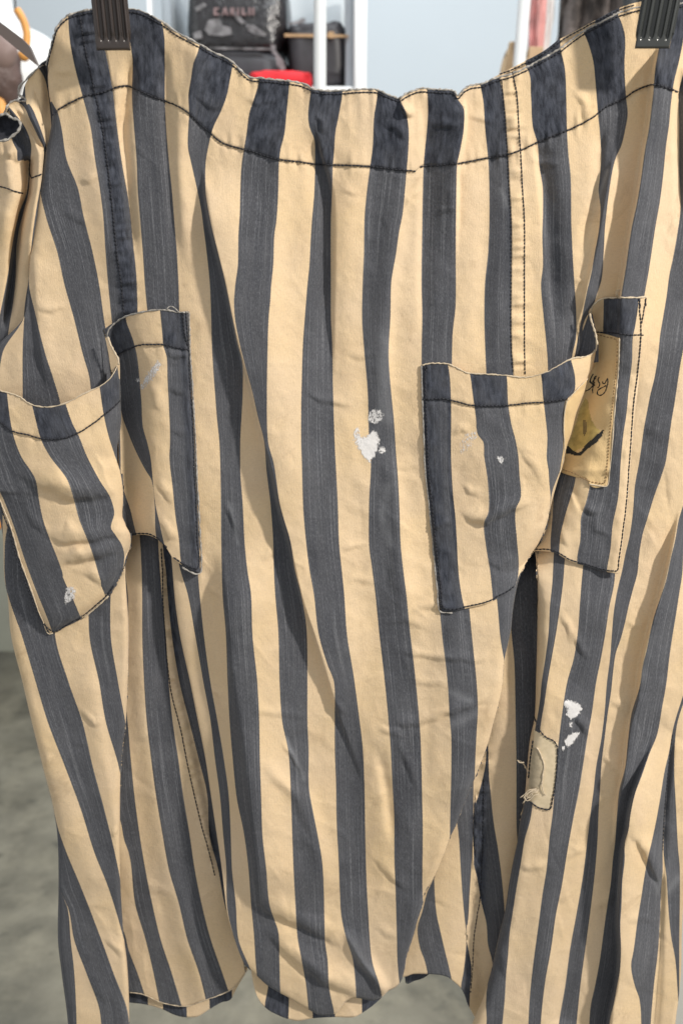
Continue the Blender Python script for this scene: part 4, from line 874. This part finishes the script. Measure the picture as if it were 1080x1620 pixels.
def flatprint(name, outline, dfun, parent, mat, lift=0.25, step=1.5):
    p = pts(outline) if isinstance(outline, str) else outline
    pc = np.vstack([p, p[:1]]); x0, y0 = p.min(0) - 2; x1, y1 = p.max(0) + 2
    gx = np.arange(x0, x1, step); gy = np.arange(y0, y1, step); X, Y = np.meshgrid(gx, gy); ins = np.zeros(X.shape, bool)
    for a, b in zip(pc[:-1], pc[1:]):
        c = ((a[1] > Y) != (b[1] > Y)) & (X < (b[0]-a[0])*(Y-a[1])/((b[1]-a[1]) or 1e-9) + a[0]); ins ^= c
    co = P(X, Y, dfun(X, Y) + lift).reshape(-1, 3); nr, nc = X.shape; idx = np.arange(nr*nc).reshape(nr, nc)
    q = np.stack([idx[:-1, :-1], idx[1:, :-1], idx[1:, 1:], idx[:-1, 1:]], -1)[ins[:-1, :-1]].reshape(-1, 4)
    used = np.unique(q); mp = np.zeros(nr*nc, int); mp[used] = np.arange(len(used))
    me = bpy.data.meshes.new(name); me.from_pydata(co[used].tolist(), [], mp[q].tolist()); me.update()
    return link(name, me, mat, parent)
flatprint('printed_motif', zz("155,1290 200,1180 240,1060 300,900 330,760 380,640 420,560 470,620 480,760 520,900 590,1010 650,1060 560,1150 450,1260 380,1310 250,1370 180,1330"), dlb, lab, M_OCHRE, lift=0.15)
flatprint('printed_stroke', zz("130,1395 145,1290 180,1290 230,1350 300,1385 360,1370 420,1275 560,1150 690,1040 700,1045 665,1150 580,1240 450,1330 360,1430 280,1430 200,1405"), dlb, lab, M_INK, lift=0.5)
flatprint('printed_mark', zz("390,890 430,900 450,960 435,1100 400,1140 385,1050"), dlb, lab, plain('faint_print', (0.20, 0.15, 0.07), 0.9, 0.4, 200), lift=0.3)

# ---- stitched-over tear on the right leg
def dpt(x, y): return d5(x, y) + 0.9
PT = [('C', Vert("843,1160 840,1200 836,1235 833,1260 836,1272")), ('E', Vert("858,1160 881,1176 881,1190 878,1230 873,1260 868,1282"))]
tp = empty('repair_patch', (0, 0, 0)); tp.parent = trousers
m_patch, nt_, b_ = newmat('sandy_patch_cloth'); g_ = N(nt_); c_ = g_.n('ShaderNodeTexCoord').outputs['Object']
g_.put(b_.inputs['Base Color'], g_.mix(g_.mapr(g_.noise(c_, 240, 4, 0.6), 0.3, 0.7), (0.64, 0.53, 0.35), (0.75, 0.62, 0.43))); b_.inputs['Roughness'].default_value = 0.95
make_sheet('patch_cloth', PT, Horz("836,1150 852,1160 866,1168 882,1176"), Horz("830,1258 840,1270 852,1279 870,1281"), dpt, tp, mat=m_patch, thick=0.0004, step=2.2, vstep=2.4)
HOLE = [('C', Vert("842,1182 838,1215 836,1240")), ('E', Vert("849,1184 857,1200 859,1215 855,1240 852,1252"))]
m_in = plain('grey_patch_lining', (0.46, 0.385, 0.265), 0.95, 0.15, 200)
make_sheet('torn_opening', HOLE, Horz("830,1180 850,1184"), Horz("830,1246 860,1252"), lambda x, y: dpt(x, y)+0.5, tp, mat=m_in, thick=0, step=2, vstep=2)
stitches('stitching', ["844,1132 848,1144 855,1158 864,1167 876,1173 881,1182 881,1200 879,1230 874,1262 868,1281 855,1279 845,1274 838,1268", "842,1172 838,1200 835,1232"], lambda x, y: dpt(x, y)+0.5, tp, r=1.3, gap=0.08)
cord('frayed_edge', ["848,1183 853,1190 857,1200 860,1212 858,1225 856,1240", "817,1203 824,1205 830,1212 834,1222"], lambda x, y: dpt(x, y)+0.8, tp, M_FRAYC, r=1.3, jit=0.5)
rr = random.Random(5)
for q in ["852,1250 842,1250 833,1256 827,1263", "850,1253 840,1255 834,1262 826,1271", "852,1256 843,1259 838,1265 833,1267 828,1260", "848,1248 836,1250 828,1258 822,1262", "850,1251 838,1253 832,1260 836,1262 842,1256", "856,1240 858,1250 862,1258", "818,1203 822,1207 828,1206"]:
    cord('loose_thread', [q], lambda x, y: np.full_like(x, 1.0)*float(np.max(dpt(np.array([855.]), np.array([1250.]))))+2.5, tp, M_FRAYC, r=0.85, jit=0.2)

# ---- paint spots
spots = [
 ("585,652 590,648 600,649 606,656 603,664 594,670 584,668 582,660", dw, 8, 0.62),
 ("565,682 572,692 580,690 590,681 596,684 600,697 597,710 592,722 584,728 585,732 578,727 573,718 567,708 563,696", dw, 8, 1.15),
 ("600,708 607,706 610,713 604,718 598,716", dw, 6, 0.6),
 ("560,680 566,676 572,700 568,712 562,700", dw, 9, 0.55),
 ("893,1109 900,1106 907,1110 919,1116 920,1122 912,1134 902,1138 895,1130 898,1121 892,1116", d5, 6, 1.15),
 ("892,1172 899,1163 907,1159 916,1159 912,1168 903,1178 896,1182", d5, 6, 1.1),
 ("900,1142 904,1142 904,1150 901,1152", d5, 4, 0.9), ("888,1181 892,1180 893,1186 889,1187", d5, 3, 0.95),
 ("786,722 794,722 797,727 793,733 787,729", lambda x, y: dPRf(x, y), 7, 0.75),
 ("107,930 112,928 118,932 116,942 110,952 104,955 103,943", lambda x, y: dPLf(x, y), 9, 0.62), ("112,931 120,934 117,950 110,951", lambda x, y: dPLf(x, y), 8, 0.6),
 ("222,612 236,590 250,571 255,576 247,590 238,602 226,616", lambda x, y: dPLb(x, y), 9, 0.58),
 ("216,600 221,597 222,603 217,604", lambda x, y: dPLb(x, y), 6, 0.5),
 ("728,706 738,688 750,684 752,690 740,706 730,716", lambda x, y: dPRf(x, y), 14, 0.38),
]
for o_, f_, s_, p_ in spots: decal('paint_spot', o_, f_, trousers, M_PAINT, step=1.6, lift=0.7, soft=s_, peak=p_)

# ---------------------------------------------------------------- the hanger with its clips
hanger = empty('clip_hanger', P(560, -110, 0).tolist())
tag(hanger, 'dark plastic clip hanger whose two ribbed clips grip the trouser waist at the upper corners', 'hanger')
def box_bm(bm, pts8):
    v = [bm.verts.new(p) for p in pts8]
    for f in ((0, 1, 2, 3), (7, 6, 5, 4), (0, 4, 5, 1), (1, 5, 6, 2), (2, 6, 7, 3), (3, 7, 4, 0)): bm.faces.new([v[i] for i in f])
def ribbed_clip(mat, quad, dtop, dbot, ribs):
    """quad: top-left, top-right, bottom-right, bottom-left picture corners of the front jaw"""
    r = empty('clip', (0, 0, 0)); r.parent = hanger; r.location = -hanger.location * 0
    tl, tr, br, bl = [np.array(q, float) for q in quad]
    nu, nv = 72, 60
    u = np.linspace(0, 1, nu)[None]; v = np.linspace(0, 1, nv)[:, None]
    X = (tl[0]*(1-u)+tr[0]*u)*(1-v) + (bl[0]*(1-u)+br[0]*u)*v; Y = (tl[1]*(1-u)+tr[1]*u)*(1-v) + (bl[1]*(1-u)+br[1]*u)*v
    d = dtop*(1-v) + dbot*v + 0*u
    e = np.minimum(np.minimum(u, 1-u)*60/2.6, np.minimum(1-v, 1)*150/3.0); d = d - 3.0*(1-np.clip(e, 0, 1))**2
    for c, w in ribs:
        s = np.abs(u - c)/w; end = sstep(0.915, 0.86, v + 0.02*(s**2)*2)
        d = d + (-3.4*np.exp(-(s)**4*1.2) + 1.4*np.exp(-((s-1.15)/0.25)**2))*end*1.0
    co = P(X, Y, d).reshape(-1, 3); idx = np.arange(nu*nv).reshape(nv, nu)
    q = np.stack([idx[:-1, :-1], idx[1:, :-1], idx[1:, 1:], idx[:-1, 1:]], -1).reshape(-1, 4).tolist()
    me = bpy.data.meshes.new('jaw'); me.from_pydata(co.tolist(), [], q); me.update()
    o = link('jaw', me, mat, r); o.location = -hanger.location
    s = o.modifiers.new('thickness', 'SOLIDIFY'); s.thickness = 0.0032; s.offset = -1
    # rear jaw and spring
    bm = bmesh.new(); q2 = [P(*tl, -42), P(*tr, -42), P(*br, -10), P(*bl, -10), P(*tl, -50), P(*tr, -50), P(*br, -20), P(*bl, -20)]
    box_bm(bm, [tuple(a) for a in q2]); me = bpy.data.meshes.new('rear_jaw'); bm.to_mesh(me); o = link('rear_jaw', me, mat, r, False); o.location = -hanger.location
    m = (tl+tr)/2; c = []
    for k in range(60):
        a = k/59*math.pi*1.7; c.append(P(m[0] + 8*math.sin(a*0.2), m[1] + 8 + 22*math.sin(a), 6 + 26*math.cos(a)-20))
    o = mesh_from('spring', [tube_arrays(np.array(c), 0.0009, 6)], M_STEEL, r); o.location = -hanger.location
    return r
c1 = ribbed_clip(M_CLIP, [(138, -62), (193, -62), (207, 80), (153, 80)], 92, 56, [(0.20, 0.075), (0.42, 0.075), (0.64, 0.075), (0.87, 0.06)])
c1['label'] = 'brownish ribbed clip at the left of the waist'
c2 = ribbed_clip(M_CLIPG, [(1028, -62), (1086, -62), (1058, 77), (1003, 77)], 84, 66, [(0.16, 0.085), (0.40, 0.085), (0.64, 0.085), (0.86, 0.06)])
c2['label'] = 'greenish grey ribbed clip at the right of the waist'
bar = [P(x, -78 - 10*math.cos((x-600)/480*1.4), 34) for x in np.linspace(60, 1130, 60)]
o = mesh_from('crossbar', [tube_arrays(np.array(bar), 0.0045, 12)], M_CLIP, hanger); 
hk = [P(600 + 0*t, -90 - t, 34) for t in range(0, 60, 6)] + [P(600 + 40*math.sin(a), -190 + 45*math.cos(a), 34) for a in np.linspace(0, 4.0, 24)]
o = mesh_from('hook', [tube_arrays(np.array(hk), 0.0018, 8)], M_STEEL, hanger)
for ch in hanger.children:
    if ch.type == 'MESH': ch.location = -hanger.location

# ---------------------------------------------------------------- the shop behind
def concrete():
    m, nt, b = newmat('polished_concrete'); g = N(nt); co = g.n('ShaderNodeTexCoord').outputs['Object']
    a = g.noise(co, 3.4, 7, 0.65, 0.3); c = g.noise(co, 9, 5, 0.65)
    k = g.mix(g.mapr(a, 0.35, 0.68), (0.13, 0.122, 0.092), (0.36, 0.335, 0.26))
    k = g.mix(g.math('MULTIPLY', g.mapr(c, 0.45, 0.75), 0.5), k, (0.47, 0.43, 0.32))
    k = g.mix(g.math('MULTIPLY', g.mapr(g.noise(co, 14, 3, 0.5, 0.3), 0.62, 0.74), 0.7), k, (0.09, 0.088, 0.07))
    g.put(b.inputs['Base Color'], k); b.inputs['Roughness'].default_value = 0.55; return m
def sheet_quad(name, cs, mat, **kw):
    me = bpy.data.meshes.new(name); me.from_pydata([tuple(c) for c in cs], [], [(0, 1, 2, 3)]); me.update()
    o = link(name, me, mat, None, False); o['kind'] = 'structure'; return o
sheet_quad('floor', [(-6, -3, 0), (6, -3, 0), (6, 2.9, 0), (-6, 2.9, 0)], concrete())
WY = 2.85
sheet_quad('back_wall', [(-6, WY, 0), (6, WY, 0), (6, WY, 3.4), (-6, WY, 3.4)], plain('cool_grey_wall', (0.58, 0.65, 0.70), 0.6, 0.03, 1.2))

def slab(name, px0, py0, px1, py1, Y, depth, mat, parent=None, bev=0.006, taper=0.0, lean=0.0):
    """upright block whose front face fills the picture rectangle at distance Y"""
    a = W(px0, py0, Y); c = W(px1, py1, Y); w = c.x - a.x
    bm = bmesh.new()
    x0, x1, z0, z1 = a.x, c.x, c.z, a.z
    q = [(x0+lean+taper*w, Y, z1), (x1+lean-taper*w, Y, z1), (x1, Y, z0), (x0, Y, z0)]
    box_bm(bm, q + [(p[0], Y+depth, p[2]) for p in q])
    if bev: bmesh.ops.bevel(bm, geom=bm.edges[:], offset=min(bev, w*0.3), segments=2, affect='EDGES', profile=0.6)
    bmesh.ops.recalc_face_normals(bm, faces=bm.faces[:])
    me = bpy.data.meshes.new(name); bm.to_mesh(me); bm.free()
    return link(name, me, mat, parent)
def world_parent(objs, root):
    for o in objs: o.parent = root; o.location = -root.location
M_WHITE = plain('white_lacquer', (0.80, 0.82, 0.82), 0.4, 0.03, 20)
M_GREY = plain('grey_reveal', (0.40, 0.44, 0.47), 0.6, 0.05, 20)
M_BLACKL = plain('glossy_black_leather', (0.020, 0.019, 0.021), 0.22, 0.4, 30, spec=0.8, bump=0.012)
M_BLACKM = plain('matt_black_leather', (0.024, 0.022, 0.026), 0.45, 0.4, 30)
M_RED = plain('red_felt', (0.72, 0.02, 0.03), 0.7, 0.15, 30)
M_BRASS = plain('brass_zip', (0.55, 0.36, 0.20), 0.35, 0.2, 90, metal=0.6)
# shelf unit
cab = empty('display_shelf', W(400, 300, 1.55)); tag(cab, 'white framed display shelf standing behind the trousers with black bags on it', 'shelf')
parts = [slab('upright', 233, -70, 251, 420, 1.55, 0.05, M_WHITE), slab('side_panel', 252, -70, 286, 420, 1.62, 0.28, M_GREY),
         slab('upright', 560, -70, 578, 420, 1.55, 0.05, M_WHITE), slab('side_panel', 546, -70, 559, 420, 1.60, 0.3, M_GREY),
         slab('shelf_board', 252, 136, 559, 146, 1.56, 0.38, M_WHITE), slab('back_board', 287, -70, 546, 135, 1.95, 0.012, plain('shelf_back', (0.50, 0.54, 0.56), 0.6, 0.05, 10))]
world_parent(parts, cab)
def soft_bag(name, label, px0, py0, px1, py1, Y, depth, mat, seed, cat='bag'):
    a = W(px0, py0, Y); c = W(px1, py1, Y); r = empty(name, (a.x*0.5+c.x*0.5, Y+depth/2, c.z)); tag(r, label, cat)
    nu, nv = 44, 30; V = []; F_ = []
    for j in range(nv):
        v = j/(nv-1)*math.pi
        for i in range(nu):
            u = i/nu*2*math.pi
            ex = 0.32
            f = lambda t: math.copysign(abs(t)**ex, t)
            sx = f(math.sin(v))*f(math.cos(u)); sy = f(math.sin(v))*f(math.sin(u)); sz = f(math.cos(v))
            k = 1 + 0.05*float(vnoise(np.array(sx*3+seed), np.array(sz*3+sy*2), 3)) + 0.03*float(vnoise(np.array(sx*8+seed), np.array(sz*7+sy*5), 4))
            V.append((sx*(c.x-a.x)/2*k, sy*depth/2*k, (a.z-c.z)/2*(sz*k+1)))
    for j in range(nv-1):
        for i in range(nu): F_.append([j*nu+i, j*nu+(i+1) % nu, (j+1)*nu+(i+1) % nu, (j+1)*nu+i])
    me = bpy.data.meshes.new('bag_body'); me.from_pydata(V, [], F_); me.update()
    o = link('bag_body', me, mat, None); o.parent = r
    return r
b1 = soft_bag('leather_bag', 'large crinkled glossy black bag with pale lettering on the shelf, left of the white upright', 290, -50, 452, 82, 1.60, 0.22, M_BLACKL, 1)
b2 = soft_bag('leather_bag', 'low flat black bag lying below the crinkled glossy bag', 288, 78, 452, 136, 1.58, 0.24, M_BLACKM, 5)
b3 = soft_bag('barrel_bag', 'black barrel bag with a brass zip seen behind the thin white post', 453, 30, 548, 135, 1.60, 0.2, M_BLACKM, 9)
def flatbits(name, outs, Y, mat, root):
    mm = []
    for o_ in outs:
        p = pts(o_); v = [W(x, y, Y) for x, y in p]; n = len(v)
        vv = [tuple(q) for q in v] + [(q.x, q.y+0.004, q.z) for q in v]
        mm.append((np.array(vv), [list(range(n))[::-1], list(range(n, 2*n))] + [[i, (i+1) % n, n+(i+1) % n, n+i] for i in range(n)]))
    o = mesh_from(name, mm, mat, None, False); o.parent = root; o.location = -root.location; return o
M_GLINT = plain('silver_glint_trim', (0.17, 0.165, 0.17), 0.45, 0.7, 60)  # grey shared by the painted bag highlights and the silver trim
M_TXT = plain('rose_lettering', (0.22, 0.15, 0.15), 0.6, 0.3, 90)
flatbits('crinkle_highlight', ["309,12 322,4 327,8 318,16 311,18", "330,32 346,28 352,40 365,44 368,54 352,57 330,55 324,46", "305,52 318,48 320,60 308,62", "388,38 402,40 416,50 420,57 406,56 392,48", "366,14 376,22 388,36 382,38 370,26"], 1.597, M_GLINT, b1)  # flat pale pieces paint the highlights on the bag's crinkles
for k, (q) in enumerate(["338,12 346,12 346,15 342,15 342,21 347,21 347,24 338,24", "351,24 354,12 358,12 361,24 358,24 356,17 353,24", "364,24 364,12 371,12 371,18 369,19 372,24 369,24 366,19 366,24", "375,24 375,12 378,12 378,24", "382,12 386,12 386,21 390,21 390,24 382,24", "393,12 396,12 396,24 393,24", "399,12 402,12 402,24 399,24"]):
    flatbits('printed_letter', [q], 1.592, M_TXT, b1)
flatbits('zip_line', ["450,53 551,55 551,59 450,58"], 1.595, M_BRASS, b3)
flatbits('zip_pull', ["519,50 528,50 529,60 519,60"], 1.585, M_BRASS, b3)
flatbits('clasp', ["455,36 470,33 478,28 484,30 482,35 470,37 458,39"], 1.59, M_GLINT, b3)
flatbits('piping', ["330,74 430,76 430,79 330,78"], 1.575, M_GLINT, b2)
flatbits('buckle', ["428,70 436,72 436,80 448,96 452,108 446,112 438,104 436,88 428,80"], 1.572, M_GLINT, b2)
r_ = soft_bag('folded_cloth', 'bright red folded cloth lying in front of the black bags', 392, 109, 491, 140, 1.50, 0.18, M_RED, 12, 'cloth')
# thin posts
def post(name, label, pa, pb, wpx, Y, cat='post'):
    a = W(*pa, Y); b = W(*pb, Y); d = (b-a).normalized()
    if d.z > 0: a, b = b, a
    wdt = wpx*(Y-CY)/FPX/2
    lo = b + (b-a)*((b.z)/(a.z-b.z)) if abs(a.z-b.z) > 1e-6 else b
    hi = a + (a-b).normalized()*0.7
    r = empty(name, lo); tag(r, label, cat)
    me_parts = tube_arrays(np.array([list(lo), list(b), list(a), list(hi)]), wdt, 20)
    o = mesh_from('tube', [me_parts], M_WHITE, None); o.parent = r; o.location = -r.location
    bm = bmesh.new(); bmesh.ops.create_cone(bm, cap_ends=True, segments=32, radius1=wdt*3.5, radius2=wdt*3.2, depth=0.012)
    me = bpy.data.meshes.new('foot'); bm.to_mesh(me); o = link('foot', me, M_WHITE, None); o.parent = r; o.location = (0, 0, 0.006)
post('rail_post', 'thin upright white post in front of the shelf with black bags', (506, 0), (506, 140), 18, 1.15)
post('rail_post', 'white post leaning slightly, beside the pink scarf', (829, 0), (821, 100), 18, 1.2)
for o_ in COL.objects:
    if o_.name.startswith('rail_post'): o_['group'] = 'white upright posts'
    if o_.name.startswith('leather_bag'): o_['group'] = 'black bags on the shelf'
# scarf, fur and tan cuffs at the right
def hanging(name, label, cols, Y, mat, cat, amp=0.012, parent=None, rootname=None):
    """cloth hanging in soft vertical folds between left and right edges given from top to bottom"""
    Lx, Rx = cols; nv, nu = 34, 26; V = []
    ys = np.linspace(Lx.a[0, 1], Lx.a[-1, 1], nv)
    for y in ys:
        for i in range(nu):
            x = float(Lx(y))*(1-i/(nu-1)) + float(Rx(y))*i/(nu-1)
            p = W(x, y, Y); V.append((p.x, Y + amp*math.sin(i*1.1+y/60) + amp*0.5*math.sin(i*2.3), p.z))
    F_ = [[j*nu+i, j*nu+i+1, (j+1)*nu+i+1, (j+1)*nu+i] for j in range(nv-1) for i in range(nu-1)]
    me = bpy.data.meshes.new(name); me.from_pydata(V, [], F_); me.update()
    o = link(name, me, mat, parent)
    s = o.modifiers.new('thick', 'SOLIDIFY'); s.thickness = 0.006
    if label: tag(o, label, cat)
    if parent is not None: o.location = -parent.location
    return o
M_PINK = plain('pink_silk', (0.62, 0.26, 0.24), 0.5, 0.5, 22); M_PALE = plain('pale_silk', (0.70, 0.68, 0.66), 0.5, 0.12, 22)
sc_ = empty('silk_scarf', W(850, 100, 1.4)); tag(sc_, 'pink and white silk scarf hanging beside the leaning white post', 'scarf')
hanging('pink_fold', None, (Vert("843,-60 838,40 833,120"), Vert("862,-60 860,40 856,120")), 1.42, M_PINK, None, parent=sc_)
hanging('white_fold', None, (Vert("850,-60 845,40 842,120"), Vert("878,-60 872,40 864,100 860,120")), 1.45, M_PALE, None, parent=sc_)
hanging('coral_fold', None, (Vert("853,-60 851,40 846,120"), Vert("861,-60 858,40 853,120")), 1.40, plain('coral_silk', (0.72, 0.33, 0.30), 0.5, 0.2, 22), None, parent=sc_)
M_FUR = plain('brown_grey_fur', (0.115, 0.095, 0.085), 0.95, 0.65, 16, bump=0.03)
hanging('fur_coat', 'brown grey fur coat hanging at the back on the right', (Vert("890,-60 888,40 876,110 870,160 862,400"), Vert("985,-60 985,40 990,160 1000,400")), 1.7, M_FUR, 'coat', 0.05)
hanging('dark_coat', 'dark grey coat hanging right of the fur coat', (Vert("975,-60 972,40 972,160 972,400"), Vert("1100,-60 1100,40 1100,160 1100,400")), 1.78, plain('dark_grey_wool', (0.07, 0.075, 0.078), 0.9, 0.3, 20), 'coat', 0.03)
hanging('cloth_cuff', 'tan cloth cuff behind the foot of the leaning white post', (Vert("806,68 800,90 793,125 788,170"), Vert("816,68 818,90 820,125 822,170")), 1.5, plain('tan_cotton', (0.55, 0.40, 0.24), 0.9, 0.25, 20), 'cloth', 0.01)
hanging('cloth_end', 'short tan cloth end under the pink scarf', (Vert("836,76 834,95 832,140"), Vert("858,76 856,95 852,140")), 1.38, plain('tan_cotton_end', (0.52, 0.36, 0.22), 0.9, 0.25, 20), 'cloth', 0.01)
# mannequin, orange strap, hanger arm and brown bag at the upper left
man = empty('mannequin', W(20, 260, 1.3)); tag(man, 'white headless mannequin bust standing at the upper left', 'mannequin')
prof = [(-70, 260, 120), (-68, 215, 118), (-60, 180, 122), (-46, 150, 118), (-34, 120, 112), (-26, 95, 104), (-20, 72, 92), (-18, 55, 76), (-26, 40, 46), (-30, 20, 36), (-30, -20, 34), (-30, -70, 33)]
V = []; nu = 40
for cx, y, r in prof:
    c = W(0, y, 1.3); rx = r*(1.3-CY)/FPX
    for i in range(nu):
        a = i/nu*2*math.pi; V.append((W(cx+10, y, 1.3).x + rx*math.cos(a), 1.3 + rx*0.6*math.sin(a), c.z))
F_ = [[j*nu+i, j*nu+(i+1) % nu, (j+1)*nu+(i+1) % nu, (j+1)*nu+i] for j in range(len(prof)-1) for i in range(nu)] + [list(range(nu))[::-1], list(range((len(prof)-1)*nu, len(prof)*nu))]
me = bpy.data.meshes.new('torso'); me.from_pydata(V, [], F_); me.update(); o = link('torso', me, plain('white_shell', (0.80, 0.81, 0.80), 0.45, 0.03, 10), man); o.location = -man.location
m_ = o.modifiers.new('smooth', 'SUBSURF'); m_.render_levels = 2; m_.levels = 1
c = W(-20, -70, 1.3); o = mesh_from('hook', [tube_arrays(np.array([[c.x+0.02, 1.3, c.z-0.02], [c.x+0.02, 1.3, c.z+0.5]]), 0.006, 10)], M_STEEL, man); o.location = -man.location
M_OR = plain('orange_leather', (0.80, 0.38, 0.10), 0.5, 0.15, 30)
stp = np.array([list(W(x, y, Y)) for x, y, Y in [(24, -40, 1.1), (24, 0, 1.1), (28, 18, 1.1), (36, 34, 1.09), (41, 50, 1.09), (42, 66, 1.08), (40, 82, 1.08), (37, 92, 1.08)]])
v_, f_ = tube_arrays(np.array([list(W(x, y, 1.08)) for x, y in smoothpath(pts("27,15 34,26 40,40 43,55 42,70 38,84 36,96"), 3)]), 0.0068, 12)
tagb = empty('brown_bag', W(10, 220, 1.05)); tag(tagb, 'brown bag with an orange leather strap hanging at the far upper left', 'bag')
o = mesh_from('strap', [(v_, f_)], M_OR, tagb); o.location = -tagb.location
o = mesh_from('strap_cord', [tube_arrays(np.array([list(W(24.5, y, 1.09)) for y in (-60, -20, 0, 16)]), 0.0016, 8)], M_CLIP, tagb); o.location = -tagb.location
def ball(name, px, py, Y, rpx, mat, parent, sc=(1, 0.6, 1)):
    bm = bmesh.new(); bmesh.ops.create_icosphere(bm, subdivisions=4, radius=rpx*(Y-CY)/FPX)
    for v in bm.verts:
        n_ = 1 + 0.10*float(vnoise(np.array(v.co.x*60.), np.array(v.co.z*60.), 5)); v.co = Vector((v.co.x*sc[0]*n_, v.co.y*sc[1], v.co.z*sc[2]*n_))
    me = bpy.data.meshes.new(name); bm.to_mesh(me); bm.free(); o = link(name, me, mat, parent); o.location = W(px, py, Y) - (parent.location if parent else Vector()); return o
ball('strap_knot', 38, 88, 1.06, 9, M_OR, tagb, (1, 1, 0.8))
M_BRN = plain('brown_crushed_leather', (0.115, 0.075, 0.065), 0.5, 0.6, 14, bump=0.02)
ball('bag_body', -8, 118, 1.02, 44, M_BRN, tagb, (0.9, 0.7, 1.1)); ball('bag_flap', -4, 84, 1.0, 27, plain('taupe_leather', (0.24, 0.17, 0.15), 0.55, 0.2, 14), tagb, (1.1, 0.7, 0.9))
ball('orange_panel', 0, 175, 1.0, 16, M_OR, tagb, (0.7, 0.6, 1.3))
# flat arm of a neighbouring plastic hanger
arm = []
pa = pts("-6,30 34,60 46,72 60,104 56,101 40,88 -6,50"); q = [W(x, y, 0.30) for x, y in pa]; n = len(q)
vv = [tuple(p) for p in q] + [(p.x, p.y+0.008, p.z) for p in q]
o = mesh_from('hanger_arm', [(np.array(vv), [list(range(n))[::-1], list(range(n, 2*n))] + [[i, (i+1) % n, n+(i+1) % n, n+i] for i in range(n)])], plain('taupe_plastic', (0.13, 0.105, 0.095), 0.5, 0.05, 20), None, False)
tag(o, 'flat taupe arm of another plastic hanger crossing in front of the mannequin', 'hanger')
# pale plinth and things at the left edge and the right edge
o = slab('plinth', -120, 845, 23, 1032, 2.3, 0.4, plain('pale_plinth', (0.30, 0.31, 0.26), 0.8, 0.08, 6), None); tag(o, 'pale block standing on the floor at the left edge behind the trousers', 'plinth')
ball('orange_purse', -6, 822, 1.4, 16, M_OR, None); tag(bpy.data.objects['orange_purse'], 'orange purse just visible at the left edge beside the pocket', 'purse')
o = slab('white_panel', 1056, 1180, 1110, 1660, 0.55, 0.03, plain('off_white_board', (0.62, 0.62, 0.58), 0.7, 0.04, 6), None); tag(o, 'off white board standing at the lower right edge', 'board')
print('objects', len(bpy.data.objects), 'polys', sum(len(m.polygons) for m in bpy.data.meshes))
